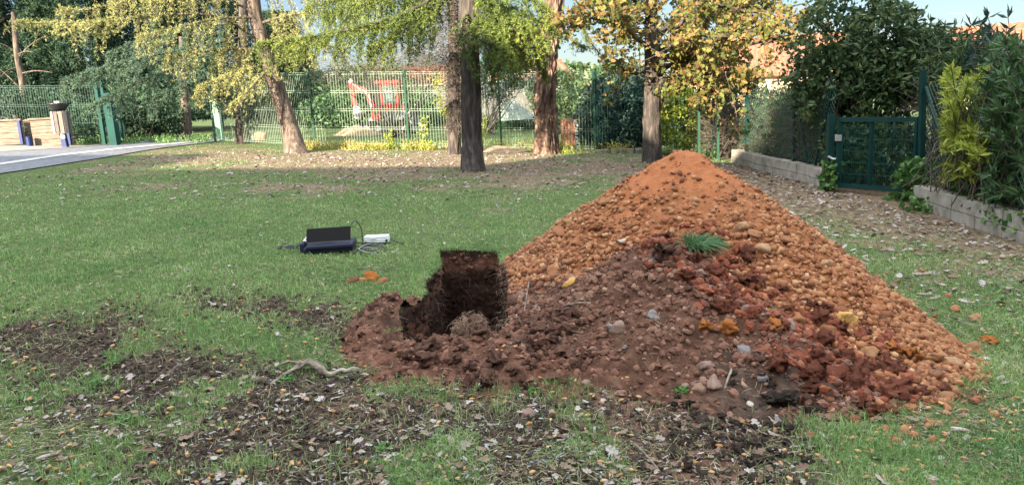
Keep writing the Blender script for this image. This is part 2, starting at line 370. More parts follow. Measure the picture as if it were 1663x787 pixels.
D1 = GP([(-60, 500), (60, 512), (140, 520), (200, 500), (260, 545), (330, 575), (420, 598), (560, 612), (620, 590), (600, 650), (700, 645), (820, 650), (930, 655), (1060, 640), (1280, 640), (1300, 700), (1240, 800), (1230, 900), (840, 900), (800, 760), (760, 700), (690, 690), (640, 720), (640, 900), (230, 900), (240, 780), (170, 700), (80, 630), (-60, 580)])
D2 = GP([(415, 480), (500, 490), (590, 520), (600, 560), (540, 545), (430, 515)])
D3 = GP([(300, 480), (390, 478), (400, 500), (320, 505)])
RD = GP([(960, 560), (1120, 560), (1230, 700), (1250, 900), (1060, 900), (1040, 740), (930, 650)])
RD2 = GP([(500, 655), (640, 640), (720, 640), (700, 680), (560, 680)])
ND = np.array([(-9.5, 15.6), (-6.5, 13.4), (-3, 11.2), (0, 10.6), (2.6, 10.6), (4.9, 11.0), (4.9, 17.6), (2, 18.0), (-2, 19), (-5, 19.5), (-8.6, 21)])
LT = np.array([(4.8, 15), (2.6, 13.5), (2.4, 10), (2.9, 7.8), (3.5, 6.4), (3.6, 5), (4.8, 4), (8, 4), (8, 16)])
def masks(x, y):
    n = fbm(x, y, 0, .5, 4)
    d = soft(x, y, D1, .35)+.0; d = np.maximum(d, soft(x, y, D2, .3)); d = np.maximum(d, soft(x, y, D3, .3)*.8)
    dirt = np.clip(d+n*.35*(d > .02)*(d < .98)+.05*(d > .3), 0, 1)
    dirt = dirt*(1-.6*sstep(.05, .35, fbm(x+9, y, 0, .35, 3))*(y > 2.0)*(x < .4))
    red = np.maximum(soft(x, y, RD, .3), soft(x, y, RD2, .25)*.8)
    red = np.maximum(red, soft(x, y, PIT, .3)*1.0)
    nd = np.clip(soft(x, y, ND, 4.5)*1.25-.25+n*.55+.3*fbm(x+40, y, 0, 1.5, 3), 0, .9)
    lt = np.clip(soft(x, y, LT, 1.6)+n*.3, 0, 1)
    return dirt, red, nd, lt
# ------------------------------------------------------------------ ground sheet
def axis(pts):
    out = []
    for (a, b, s) in pts: out.append(np.arange(a, b-1e-6, s))
    return np.concatenate(out+[[pts[-1][1]]])
gx = axis([(-300, -60, 24), (-60, -20, 3), (-20, -6, .35), (-6, -3.2, .08), (-3.2, 3.4, .018), (3.4, 7, .08), (7, 20, .4), (20, 60, 4), (60, 300, 24)])
gy = axis([(-300, -60, 24), (-60, -4, 4), (-4, 1.8, .3), (1.8, 6.8, .02), (6.8, 11, .05), (11, 26, .2), (26, 60, 1.5), (60, 500, 20)])
X, Y = np.meshgrid(gx, gy); Z = gz(X, Y)
dirt, red, nd, lt = masks(X, Y)
rough_ = dirt*sstep(0, 2, Y)
near = (np.abs(X) < 6) & (Y < 12) & (Y > 1)
dz = np.zeros_like(Z)
track = soft(X, Y, GP([(1050, 690), (1190, 690), (1250, 880), (1060, 900)]), .15)*(Y > 1.2)
dz[near] = (np.sin(Y[near]*2*np.pi/.085+X[near]*2)*.011*track[near]+fbm(X[near], Y[near], 0, .16, 4, .6)*.035*rough_[near]-.018*rough_[near]+fbm(X[near], Y[near], 3, .07, 2)*.008)
Z = Z+dz
inP = inpoly(X, Y, PIT)
W_ = len(gx); idx = np.arange(X.size).reshape(X.shape)
quads = np.stack([idx[:-1, :-1], idx[:-1, 1:], idx[1:, 1:], idx[1:, :-1]], -1).reshape(-1, 4)
keep = ~(inP.ravel()[quads].any(1))
me = mesh_np('ground', np.stack([X, Y, Z], -1).reshape(-1, 3), [quads[keep]], True)
for n_, v_ in (('dirt', dirt), ('red', red), ('needles', nd), ('litter', lt)): attr(me, n_, v_.ravel())
tag(obj('ground', me, groundM), kind='structure')
# pit
def resample(P, n):
    P = np.vstack([P, P[:1]]); s = np.r_[0, np.cumsum(np.hypot(*np.diff(P, axis=0).T))]
    t = np.linspace(0, s[-1], n, endpoint=False); return np.stack([np.interp(t, s, P[:, k]) for k in (0, 1)], 1)
rim = resample(PIT, 420); cen = rim.mean(0)
dn = np.roll(rim, -1, 0)-np.roll(rim, 1, 0); dn /= np.linalg.norm(dn, axis=1)[:, None]; nrm = np.stack([dn[:, 1], -dn[:, 0]], 1)
if ((rim-cen)*nrm).sum() < 0: nrm = -nrm
lev = np.r_[[.012, .006, 0], -np.linspace(.01, 1.25, 90)]
PV = []
for k, dp in enumerate(lev):
    off = .035 if k == 0 else .02 if k == 1 else 0.008 if k == 2 else -.004-.02*min(1, -dp)
    q = rim+nrm*off
    bz = gz(rim[:, 0], rim[:, 1])
    nn = fbm(rim[:, 0]*1, rim[:, 1]*1, dp, .14, 4, .65)*.03 if k > 2 else fbm(rim[:, 0], rim[:, 1], 0, .08, 3)*.02
    q = q+nrm*nn[:, None]
    zz = bz+dp if k > 2 else gz(q[:, 0], q[:, 1])+[-.02, -.004, .0][k]+fbm(q[:, 0], q[:, 1], 0, .05, 2)*.008
    PV.append(np.c_[q, zz])
n = len(rim)
fl = [np.c_[cen+(PV[-1][:, :2]-cen)*f, PV[-1][:, 2]+fbm(*(cen+(PV[-1][:, :2]-cen)*f).T, 0, .15, 4)*.05*(f < 1)] for f in (.8, .55, .3, .02)]
PV = np.array(PV+fl); i = np.arange(len(PV)-1)[:, None]*n; j = np.arange(n)[None]; j2 = (j+1) % n
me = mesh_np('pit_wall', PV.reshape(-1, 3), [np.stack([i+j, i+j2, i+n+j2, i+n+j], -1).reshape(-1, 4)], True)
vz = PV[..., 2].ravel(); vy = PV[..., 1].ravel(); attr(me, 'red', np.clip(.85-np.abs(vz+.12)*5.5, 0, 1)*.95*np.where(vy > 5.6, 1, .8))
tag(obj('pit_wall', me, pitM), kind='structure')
# path
def sheet(name, P, dz, m):
    P = np.asarray(P, float); mb = MB()
    a, b = P; nseg = 60
    A = spline(a, nseg); B = spline(b, nseg); V = []
    for q in np.linspace(0, 1, 9): V.append(A*(1-q)+B*q)
    V = np.array(V); V = np.concatenate([V, (gz(V[..., 0], V[..., 1])+dz)[..., None]], -1)
    idx = np.arange(9*nseg).reshape(9, nseg)
    me = mesh_np(name, V.reshape(-1, 3), [np.stack([idx[:-1, :-1], idx[:-1, 1:], idx[1:, 1:], idx[1:, :-1]], -1).reshape(-1, 4)], True)
    return tag(obj(name, me, m), kind='structure')
GPL = lambda *p: [G(*q)[:2] for q in p]
sheet('path', [GPL((-520, 370), (-200, 310), (0, 282), (150, 259), (270, 240), (345, 231), (372, 226)), [(-13.6, 3), (-13.6, 8), (-13.4, 12), (-12.6, 17), (-11.4, 20), (-10.7, 21.6), (-10.6, 24)]], .02, asphM)
sheet('kerb_strip', [GPL((-520, 344), (-200, 291), (0, 268), (150, 248), (250, 238), (330, 231)), GPL((-520, 338), (-200, 287), (0, 265), (150, 245.7), (250, 236.3), (330, 229.8))], .03, kerbM)
sheet('pavement', [[(-13.2, 8), (-12.9, 13), (-12.4, 17), (-11.2, 19.3), (-10.9, 19.9)], [(-20, 8), (-19, 13), (-18, 17), (-16, 20.2), (-11.6, 20.2)]], .028, paveM)
# ------------------------------------------------------------------ unseen building added behind the camera to shade the lawn
def building_behind():
    t = empty('shade_building', (-6, -9, 0), 'long plain rendered building, unseen, added behind the viewer to shade the lawn', 'building')
    mb = MB()
    for x0, x1, h in ((-60, -30, 9.1), (-30, -23.5, 10.6), (-23.5, -15.3, 9.0), (-15.3, -14.1, 10.9), (-14.1, -9.4, 9.1), (-9.4, -5.3, 10.4), (-5.3, 22, 6.1)):  # section heights shaped to place the shadow edges; the narrow one shades a trunk
        mb.box(((x0+x1)/2, -9, h/2-1), (x1-x0-.004, 6, h+2))
    mb.build('wall', creamWall, t)
    for i in range(14):
        x = -44+i*4.6
        f = MB().box((x, -5.97, 1.6), (1.5, .06, 1.5)).build('window', greyPl, t); MB().box((x, -5.93, 1.6), (1.3, .03, 1.3)).build('pane', glassM, f)
    r = MB()
    for x0, x1, h in ((-60, -30, 9.1), (-30, -23.5, 10.6), (-23.5, -15.3, 9.0), (-14.1, -9.4, 9.1), (-9.4, -5.3, 10.4), (-5.3, 22, 6.1)): r.box(((x0+x1)/2, -9, h+.08), (x1-x0, 6.0, .14))
    r.build('roof', tileM, t)
building_behind()
# ------------------------------------------------------------------ heaps
def cone(x, y, cx, cy, H, angs, rads, p=1.0, seed=0):
    dx, dy = x-cx, y-cy; d = np.hypot(dx, dy); th = np.degrees(np.arctan2(dy, dx)) % 360
    R = np.interp(th, list(angs)+[360], list(rads)+[rads[0]])
    R = R*(1+.10*n3(np.cos(np.radians(th))*2+seed, np.sin(np.radians(th))*2+seed))
    u = d/R
    top = .10
    hh = H*(1-np.sqrt(u*u+top*top*.25)+.03)
    foot = H*.16*np.exp(-(np.maximum(u, .0)/.55)**2)*0
    return hh+foot
def hA(x, y):
    h = cone(x, y, 1.22, 5.15, .985, (0, 45, 90, 135, 180, 225, 270, 300, 315, 330), (1.33, 1.35, 1.4, 1.4, 1.32, 1.45, 1.75, 1.86, 1.62, 1.42))
    toe = cone(x, y, 1.8, 4.15, .30, (0, 90, 180, 270, 315), (.45, .9, 1.2, .95, .6), seed=4)
    k = 40.; m_ = np.log(np.exp(k*h)+np.exp(k*toe))/k
    return m_
def hB(x, y):
    a = cone(x, y, .90, 4.22, .50, (0, 45, 90, 135, 180, 225, 270, 315), (1.15, 1.0, .9, .9, .95, 1.05, 1.15, 1.25), seed=8)
    b = cone(x, y, .32, 4.75, .27, (0, 90, 180, 270), (.6, .55, .33, .9), seed=2)
    c = cone(x, y, 1.25, 3.6, .22, (0, 90, 180, 270), (.85, .8, .8, .62), seed=5)
    d = cone(x, y, .25, 3.95, .15, (0, 90, 180, 270), (.7, .6, .42, .55), seed=6)
    k = 35.; return np.log(np.exp(k*a)+np.exp(k*b)+np.exp(k*c)+np.exp(k*d))/k
def hD(x, y):
    a = cone(x, y, -.33, 3.64, .085, (0, 90, 180, 270), (.75, .35, .42, .34), seed=3)
    b = cone(x, y, -.76, 3.95, .09, (0, 90, 180, 270), (.28, .42, .12, .40), seed=9)
    c = cone(x, y, -.78, 4.55, .065, (0, 90, 180, 270), (.24, .25, .11, .38), seed=12)
    return np.maximum(np.maximum(a, b), c)
def detail(x, y, amp):
    r = fbm(x, y, 31, .55, 2)*.06+fbm(x, y, 1, .30, 3)*.06+fbm(x, y, 5, .10, 3, .6)*.038+np.abs(fbm(x, y, 9, .05, 2))*.022
    return r*amp
def fineA(x, y):      # 1 on the sandy chutes near the crest
    d = np.hypot(x-1.24, (y-5.15)); th = np.arctan2(y-5.15, x-1.24)
    chute = .5+.5*n3(np.cos(th)*3.5+3, np.sin(th)*3.5)
    return np.clip((1.15-d/.85)*(.3+.9*chute)+.1*(d < .4), 0, .9)
def hA2(x, y): return hA(x, y)+detail(x, y, 1-.65*fineA(x, y))
def hB2(x, y): return hB(x, y)+detail(x+5, y, 1.15)
def hD2(x, y): h = hD(x, y); return h+(detail(x+15, y, 1.2)+np.abs(fbm(x, y, 21, .06, 3, .6))*.03)*sstep(-.05, .04, h)
def hmesh(name, fn, x0, x1, y0, y1, st, m, attrs, parent=None):
    xs = np.arange(x0, x1, st); ys = np.arange(y0, y1, st); X, Y = np.meshgrid(xs, ys); h = fn(X, Y)
    inp = inpoly(X, Y, PIT) & (pdist(X, Y, PIT) > .012)
    ok = (h > -.03) & ~inp
    idx = np.arange(X.size).reshape(X.shape); q = np.stack([idx[:-1, :-1], idx[:-1, 1:], idx[1:, 1:], idx[1:, :-1]], -1).reshape(-1, 4)
    q = q[ok.ravel()[q].all(1)]
    used = np.unique(q); mp = np.full(X.size, -1); mp[used] = np.arange(len(used))
    x, y = X.ravel()[used], Y.ravel()[used]
    me = mesh_np(name, np.c_[x, y, gz(x, y)+h.ravel()[used]], [mp[q]], True)
    for k, f in attrs.items(): attr(me, k, f(x, y))
    return obj(name, me, m, parent)
o = hmesh('earth_heap', hA2, -.5, 3.6, 2.4, 7.2, .014, heapM,
    {'fine': fineA, 'red': lambda x, y: np.clip(soft(x, y, np.array([(.85, 4.3), (1.1, 4.3), (1.5, 3.75), (1.85, 3.35), (1.8, 3.05), (1.3, 3.2), (1.1, 3.6)]), .25)+np.clip(.6-np.hypot(x-.05, y-5.6)*1.5, 0, .5), 0, 1), 'dirt': lambda x, y: np.clip(.9-np.hypot(x+.1, y-5.0)*1.4, 0, 1)})
tag(o, 'tall cone of orange gravelly earth dug out of the pit', 'earth heap')
o = hmesh('topsoil_mound', hB2, -.35, 2.7, 2.5, 6.2, .014, moundM,
    {'red': lambda x, y: soft(x, y, np.array([(.72, 4.35), (1.1, 4.5), (1.6, 3.9), (2.1, 3.4), (1.9, 2.8), (1.45, 3.2), (1.1, 3.9), (.8, 4.0)]), .3), 'dirt': lambda x, y: np.clip(soft(x, y, np.array([(-.1, 5.2), (.5, 5.1), (.6, 4.4), (.1, 4.2)]), .5)*.8+soft(x, y, np.array([(.9, 3.3), (1.7, 3.1), (1.7, 2.4), (.8, 2.6)]), .3), 0, 1)})
tag(o, 'dark brown and red topsoil mound slumped in front of the orange heap', 'earth heap')
o = hmesh('loose_spoil', hD2, -1.5, .6, 2.9, 5.5, .013, moundM, {'red': lambda x, y: .42+.3*fbm(x, y, 3, .3, 2), 'dirt': lambda x, y: .2+fbm(x, y, 0, .2, 3)*.6})
tag(o, 'low crumbly red brown soil spilled round the near and left rim of the pit', 'loose soil')
def surf(x, y):
    base = gz(x, y); d, r, n_, l = masks(x, y)
    base = base+(fbm(x, y, 0, .16, 4, .6)*.035*d-.018*d+fbm(x, y, 3, .07, 2)*.008)*(y > 1)
    e = np.maximum(np.maximum(hA2(x, y), hB2(x, y)), hD2(x, y))
    return base+np.maximum(e, 0)
def onheap(x, y): return np.maximum(np.maximum(hA(x, y), hB(x, y)), hD(x, y))
def sampA(n, x0, x1, y0, y1, pf):
    xs, ys = [], []; c = 0
    while c < n:
        x = RNG.uniform(x0, x1, n*3); y = RNG.uniform(y0, y1, n*3); k = RNG.random(n*3) < pf(x, y)
        k &= ~inpoly(x, y, PIT)
        xs.append(x[k]); ys.append(y[k]); c += k.sum()
    return np.concatenate(xs)[:n], np.concatenate(ys)[:n]
ICO1 = [ico(2, s, .45, 1.4) for s in range(6)]; ICO2 = [ico(3, s, .42, 1.2) for s in range(9)]; ICO0 = [ico(1, s+20, .5, 1.7) for s in range(8)]
def scatter(name, x, y, size, tmpl, m, label, cat, sink=.25, flat=(.55, .95), tilt=None, zoff=0., kind='stuff', smooth=True):
    mb = MB(); n = len(x); z = surf(x, y)
    which = RNG.integers(0, len(tmpl), n)
    for k, (V, T) in enumerate(tmpl):
        s = which == k; c = s.sum()
        if not c: continue
        S = size[s][:, None]*np.stack([RNG.uniform(.85, 1.3, c), RNG.uniform(.7, 1.0, c), RNG.uniform(*flat, c)], 1)
        P = np.c_[x[s], y[s], z[s]+size[s]*(.5-sink)+zoff]
        V2, T2 = inst(V, T, rotmats(c, tilt=tilt), S, P); mb.add(V2, T2)
    o = mb.build(name, m, smooth=smooth); return tag(o, label, cat, kind=kind)
def pA(x, y):
    h = hA(x, y); b = hB(x, y); hh = np.clip(h/1.0, 0, 1)
    clump = .6+.8*fbm(x, y, 4, .25, 3)
    return np.where((h > -.01) & (h > b-.02), np.clip((1.02-hh)**1.3*clump*(1-.75*fineA(x, y)), 0.02, 1)*np.where(y > 5.6, .35, 1), 0)
def sz(n, a, b, p=2.2): return a+(b-a)*RNG.random(n)**p
x, y = sampA(20000, -.3, 3.4, 2.7, 6.9, pA)
k = RNG.random(len(x)) < .8
scatter('pebbles', x[k], y[k], sz(k.sum(), .005, .026, 3.2), ICO0, orangeSt, 'countless small dusty orange pebbles over the earth heap', 'pebbles')
scatter('pebbles', x[~k], y[~k], sz((~k).sum(), .005, .024, 3.), ICO0, tanSt, 'countless small tan pebbles over the earth heap', 'pebbles')
x, y = sampA(1500, 1., 3.4, 2.7, 5.2, lambda x, y: ((hA(x, y) > -.03) & (hA(x, y) < .42) & (hB(x, y) < .04))*1.)
scatter('pebbles', x, y, sz(len(x), .008, .024, 1.6), ICO1, orangeSt, 'medium orange pebbles banked along the foot of the earth heap', 'pebbles')
x, y = sampA(170, .8, 3.5, 2.5, 5.6, lambda x, y: ((hA(x, y) > -.16) & (hA(x, y) < -.01) & (hB(x, y) < -.01))*np.clip(1+hA(x, y)*6, .05, 1)*.7)
scatter('pebbles', x, y, sz(len(x), .006, .024, 1.8), ICO1, orangeSt, 'stray orange pebbles rolled onto the grass round the foot of the heap', 'pebbles')
def pB(x, y):
    b = hB(x, y); a = hA(x, y); return np.where((b > -.01) & (b > a-.03), np.clip(.6+fbm(x, y, 4, .25, 3), .1, 1), 0)
x, y = sampA(2600, -.2, 2.6, 2.7, 5.6, pB)
k = RNG.random(len(x)) < .55
scatter('pebbles', x[k], y[k], sz(k.sum(), .005, .018), ICO0, brownSt, 'countless brown pebbles over the dark topsoil mound', 'pebbles')
x2, y2 = sampA(2200, -1.4, 2.6, 2.7, 5.6, lambda x, y: np.maximum(pB(x, y), (hD(x, y) > -.01)*1.)*(pdist(x, y, PIT) > .02))
scatter('soil_crumbs', np.r_[x[~k], x2], np.r_[y[~k], y2], sz((~k).sum()+len(x2), .006, .026), ICO1, redBrClod, 'red brown crumbs of soil over the mound and the pit rim', 'soil', smooth=False)
def redz(x, y): return soft(x, y, np.array([(.82, 4.3), (1.05, 4.3), (1.45, 3.75), (1.85, 3.35), (1.85, 3.0), (1.45, 3.05), (1.15, 3.6), (.9, 4.0)]), .2)*((np.maximum(hA(x, y), hB(x, y))) > -.02)
x, y = sampA(1000, .5, 2.4, 2.7, 4.7, redz)
scatter('red_clay_crumbs', x, y, sz(len(x), .008, .034), ICO1, redClod, 'dark red clay crumbs down the front of the heap', 'soil', smooth=False)
def dirtp(x, y):
    d = masks(x, y)[0]; return np.where(onheap(x, y) < .02, np.clip(d, 0, 1)**1.5, 0)
x, y = sampA(9000, -3.2, 2.6, 1.9, 5.5, dirtp)
scatter('dark_soil_crumbs', x, y, sz(len(x), .004, .019), ICO0, darkClod, 'dark churned soil crumbs on the bare patches of the lawn', 'soil', smooth=False)
# individual stones -------------------------------------------------
def stone_meshes(m, tm, names):
    out = []
    for i, (V, T) in enumerate(tm):
        me = mesh_np(names, V, [T], True); me.materials.append(m); out.append(me)
    return out
ST = {k: stone_meshes(m, ICO2, 'stone') for k, m in dict(orange=orangeSt, tan=tanSt, brown=brownSt, red=redClod, oclod=orangeClod, yellow=yellowSt, white=whiteSt, grey=greySt, pink=pinkSt, dark=darkClod, redbr=redBrClod).items()}
ROUGHT = [ico(3, s+40, .85, 2.6) for s in range(5)]
CL = {k: stone_meshes(m, ROUGHT, 'clod') for k, m in dict(red=redClod, oclod=orangeClod, dark=darkClod, redbr=redBrClod).items()}
def place(name, me, x, y, s, flat=.7, label=None, cat=None, group=None, sink=.25, rot=None, z=None):
    o = bpy.data.objects.new(name, me); C.objects.link(o)
    s3 = (s*random.uniform(.95, 1.3), s*random.uniform(.75, 1.), s*flat)
    zz = float(surf(np.array([x]), np.array([y]))[0]) if z is None else z
    o.location = (x, y, zz+s*flat*(1-2*sink)*.6); o.scale = s3
    o.rotation_euler = rot or (random.uniform(-.5, .5), random.uniform(-.5, .5), random.uniform(0, 6.28))
    return tag(o, label, cat, group)
def pbig(x, y): return np.clip(pA(x, y)*1.3, 0, 1)*(y < 5.7)
x, y = sampA(170, -.2, 3.3, 2.8, 6.0, pbig)
for i in range(170):
    kk = 'orange' if random.random() < .66 else 'tan'
    place('stone', random.choice(ST[kk]), x[i], y[i], float(sz(1, .013, .046, 2.4)[0]), random.uniform(.55, .8), 'dusty orange stone among the others on the orange earth heap', 'stone', 'stones on the orange heap')
def ptoe(x, y):
    h = hA(x, y); return ((h > -.03) & (h < .3) & (x > 1.6) & (hB(x, y) < .05))*1.
x, y = sampA(130, 1.5, 3.4, 2.8, 5.2, ptoe)
for i in range(130):
    kk = 'orange' if random.random() < .55 else 'tan'
    place('cobble', random.choice(ST[kk]), x[i], y[i], float(sz(1, .014, .042, 2.2)[0]), random.uniform(.42, .7), 'orange tan cobble in the band along the right foot of the heap', 'stone', 'cobbles at the right foot of the heap')
x, y = sampA(120, -.3, 2.3, 2.8, 4.9, pB)
for i in range(120):
    kk = random.choices(['brown', 'pink', 'grey', 'redbr'], [5, 2, 1, 2])[0]
    place('brown_stone', random.choice(ST[kk]), x[i], y[i], float(sz(1, .014, .034, 1.8)[0]), random.uniform(.55, .8), 'brown stone among the others on the dark topsoil mound', 'stone', 'stones on the dark topsoil mound')
x, y = sampA(75, .7, 2.3, 2.7, 4.6, redz)
for i in range(75): place('red_clay_clod', random.choice(CL['red']), x[i], y[i], float(sz(1, .020, .048, 1.4)[0]), .8, 'dark red clay clod in the run down the heap front', 'clod', 'red clay clods on the heap front')
x, y = sampA(90, -1.4, .5, 2.9, 5.3, lambda x, y: (hD(x, y) > .0)*(pdist(x, y, PIT) > .05)*1.)
for i in range(90): place('soil_clod', random.choice(CL['redbr']), x[i], y[i], float(sz(1, .02, .05, 1.5)[0]), .75, 'crumbly red brown clod in the soil spilled round the pit', 'clod', 'clods round the pit rim')
x, y = sampA(150, .55, 1.4, 2.4, 3.4, lambda x, y: soft(x, y, GP([(1110, 660), (1290, 645), (1300, 720), (1230, 790), (1140, 740), (1080, 700)]), .15))
for i in range(150): place('turf_clod', random.choice(CL['dark']), x[i], y[i], float(sz(1, .010, .026, 1.5)[0]), .75, 'dark turf clod in the ridge right of the churned track', 'clod', 'dark turf clods beside the track')
# distinct stones, from the photo: px, py, size, kind, label
def hit(px, py):
    """first point of the line of sight on the heap or lawn"""
    d = ray(px, py); t = np.linspace(1.8, 12, 3000); P = CP+d[None]*t[:, None]
    s = surf(P[:, 0], P[:, 1]); k = np.argmax(P[:, 2] < s)
    return P[k]
for px, py, s, kk, fl, lab in (
    (925, 463, .052, 'yellow', .7, 'pale yellow broken stone low on the left side of the heap'),
    (1378, 520, .075, 'yellow', .75, 'bright yellow broken stone on the right half of the heap'),
    (1297, 525, .06, 'orange', .9, 'smooth orange boulder beside the bright red clay run'),
    (1225, 382, .07, 'orange', .5, 'large flat orange slab half way up the right slope'),
    (1275, 390, .07, 'orange', .4, 'long orange slab right of the large slab on the slope'),
    (1130, 330, .045, 'tan', .9, 'tan cobble near the middle of the upper slope'),
    (1205, 372, .06, 'tan', .8, 'rough brown lump below the crest on the right'),
    (912, 378, .075, 'orange', .45, 'flat orange slab on the left edge of the heap'),
    (968, 372, .055, 'orange', .5, 'orange slab left of the sandy chute'),
    (1306, 490, .028, 'dark', .9, 'small dark grey ball of stone on the right slope'),
    (1003, 535, .045, 'pink', .95, 'round pale cobble in the middle of the brown mound'),
    (1060, 515, .05, 'grey', .6, 'flat grey cobble above the round pale one on the mound'),
    (1160, 627, .05, 'pink', .8, 'square grey pink stone at the foot of the brown mound'),
    (1145, 597, .05, 'pink', .7, 'grey pink stone resting above the square one'),
    (1208, 571, .052, 'grey', .6, 'pale grey oval cobble beside the red clay'),
    (1142, 622, .03, 'brown', .9, 'small reddish cobble left of the square stone'),
    (1221, 660, .035, 'white', .6, 'white flat pebble on the dark clod right of the track'),
    (858, 674, .033, 'pink', .8, 'pinkish round pebble on the grass below the pit'),
    (1412, 575, .06, 'tan', .55, 'large flat cobble in the foot of the heap'),
    (1545, 593, .06, 'tan', .7, 'bulky tan stone at the right tip of the heap'),
    (1577, 568, .06, 'orange', .6, 'long orange stone at the far right tip'),
    (1450, 600, .06, 'grey', .5, 'flat purplish grey stone at the foot of the heap'),
    (1552, 505, .05, 'orange', .7, 'orange cobble lying just off the right foot on grass'),
    (1585, 518, .045, 'tan', .7, 'tan cobble lying right of the one on the grass'),
    (1497, 442, .036, 'orange', .8, 'single orange stone alone on the grass right of the heap'),
    (1540, 482, .03, 'orange', .8, 'small orange stone on the grass below the single one'),
    (1310, 652, .04, 'redbr', .9, 'red brown round lump at the foot of the clay run'),
    (1010, 393, .03, 'white', .7, 'white pebble in the middle of the heap'),
    (1150, 470, .03, 'grey', .8, 'grey brown stone under the grass tuft')):
    P = hit(px, py); place('stone', random.choice(ST[kk]), P[0], P[1], s*.72, fl, lab, 'stone')
for px, py, s, kk, fl, lab in (
    (1145, 532, .035, 'oclod', .8, 'bright orange clay clod at the top of the red run, left'),
    (1180, 537, .042, 'oclod', .8, 'bright orange clay clod beside the first one, right'),
    (1257, 530, .035, 'oclod', .8, 'orange clay clod under the small green sprig'),
    (1265, 590, .05, 'red', .9, 'big knobbly red clay lump in the run'),
    (1330, 585, .055, 'red', .8, 'wide dark red clay lump right of the knobbly one'),
    (1360, 620, .055, 'red', .7, 'low dark red clay lump near the heap foot'),
    (1462, 632, .05, 'red', .6, 'flat red clay clod alone at the front foot of the heap'),
    (1480, 578, .05, 'oclod', .6, 'rusty orange clay clod in the cobbles at the foot'),
    (1605, 556, .04, 'oclod', .7, 'orange clay clod on the grass past the heap tip'),
    (1450, 565, .045, 'oclod', .5, 'rusty clay clod above the grey flat stone'),
    (1080, 415, .06, 'redbr', .9, 'red brown clod crowning the topsoil mound'),
    (1115, 455, .05, 'red', .8, 'red clod beside the grass tuft on the heap'),
    (1262, 655, .05, 'dark', .6, 'dark rooty clod at the foot of the red run')):
    P = hit(px, py); place('clod', random.choice(CL[kk]), P[0], P[1], s, fl, lab, 'clod')
for i, (px, py, s, kk, fl, lab) in enumerate(((571, 458, .042, 'orange', .6, 'leftmost flat orange stone in the short row on the lawn'), (586, 457, .04, 'orange', .6, 'second orange stone from the left in the row on the lawn'),
    (603, 455, .052, 'oclod', .85, 'tallest orange lump in the short row on the lawn'), (621, 457, .036, 'orange', .5, 'rightmost flat orange stone in the row on the lawn'))):
    P = G(px, py); place('stone', random.choice(ST[kk]), P[0], P[1], s, fl, lab, 'stone', 'row of orange stones on the lawn')
# rooted clump on the near pit rim, with a turf cap
P = G(768, 572); 
cl = empty('rooted_soil_clump', (P[0], P[1]-.0, float(gz(P[0], P[1]))+.05), 'upright rooty clump of soil standing on the near rim of the pit', 'soil clump')
cbm = MB()
for q, (ox, oy, oz, rr) in enumerate(((0, 0, .10, .085), (.03, .01, .155, .06), (-.05, 0, .12, .055), (.06, -.01, .09, .055), (-.10, .0, .07, .045), (.0, -.05, .06, .07), (-.125, .02, .06, .03))):
    V, T = ico(4, 71+q, .75, 2.8); cbm.add(V*rr*.85+np.array([P[0]+ox*.85, P[1]-.02+oy, gz(P[0], P[1])+oz*.9]), T)
cbm.build('clump_body', darkClodR, cl, True)
def fibre_mb(n, posf, L, wd, droop, rng=RNG, up=0.):
    """thin curved ribbons"""
    P = posf(n); d = rng.normal(size=(n, 3)); d[:, 2] = d[:, 2]*.3+up; d /= np.linalg.norm(d, axis=1)[:, None]
    l = L*(.4+.8*rng.random(n)); s = np.cross(d, rng.normal(size=(n, 3))); s /= np.linalg.norm(s, axis=1)[:, None]
    ben = rng.normal(size=(n, 3))*.25
    V = []
    for k, u in enumerate((0, .33, .66, 1.)):
        c = P+d*(l*u)[:, None]+ben*(l*u*u)[:, None]+np.array([0, 0, -droop])*(l*u*u)[:, None]
        wv = wd*(1-.6*u); V += [c-s*wv, c+s*wv]
    V = np.stack(V, 1); off = (np.arange(n)*8)[:, None, None]
    Q = (np.array([[0, 1, 3, 2], [2, 3, 5, 4], [4, 5, 7, 6]])[None]+off).reshape(-1, 4)
    return V.reshape(-1, 3), Q
def pf_(n):
    a = RNG.random(n)*6.28; zz = RNG.uniform(-.6, 1, n); r = np.sqrt(1-zz*zz)
    return np.c_[P[0]+.09*r*np.cos(a), P[1]-.02+.08*r*np.sin(a), gz(P[0], P[1])+.14+.09*zz]
V, Q = fibre_mb(320, pf_, .05, .0011, 1.0); o = obj('root_fibres', mesh_np('root_fibres', V, [Q]), rootM, cl)
# roots sticking out of the pit walls
def pitpos(n):
    k = RNG.integers(0, len(rim), n); dp = -.11-RNG.random(n)**1.2*.8
    return np.c_[rim[k]-nrm[k]*.01, gz(rim[k, 0], rim[k, 1])+dp]
k = RNG.integers(0, len(rim), 1500); dp = .03+RNG.random(1500)**1.3*.95; sz_ = sz(1500, .005, .020, 2.2)
Pp = np.c_[rim[k]-nrm[k]*(.008+.01*dp+.012*RNG.random(1500))[:, None], gz(rim[k, 0], rim[k, 1])-dp]
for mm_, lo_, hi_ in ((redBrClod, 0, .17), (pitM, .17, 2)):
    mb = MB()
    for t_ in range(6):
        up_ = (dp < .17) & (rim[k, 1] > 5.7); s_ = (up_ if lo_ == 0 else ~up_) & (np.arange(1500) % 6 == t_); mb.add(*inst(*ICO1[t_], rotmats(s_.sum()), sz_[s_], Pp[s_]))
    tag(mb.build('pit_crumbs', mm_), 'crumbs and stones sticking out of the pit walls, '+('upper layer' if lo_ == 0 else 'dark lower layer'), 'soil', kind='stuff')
V, Q = fibre_mb(650, pitpos, .10, .0012, .9); tag(obj('hanging_roots', mesh_np('hanging_roots', V, [Q]), rootM), 'fine pale roots hanging from the walls of the pit', 'roots', kind='stuff')
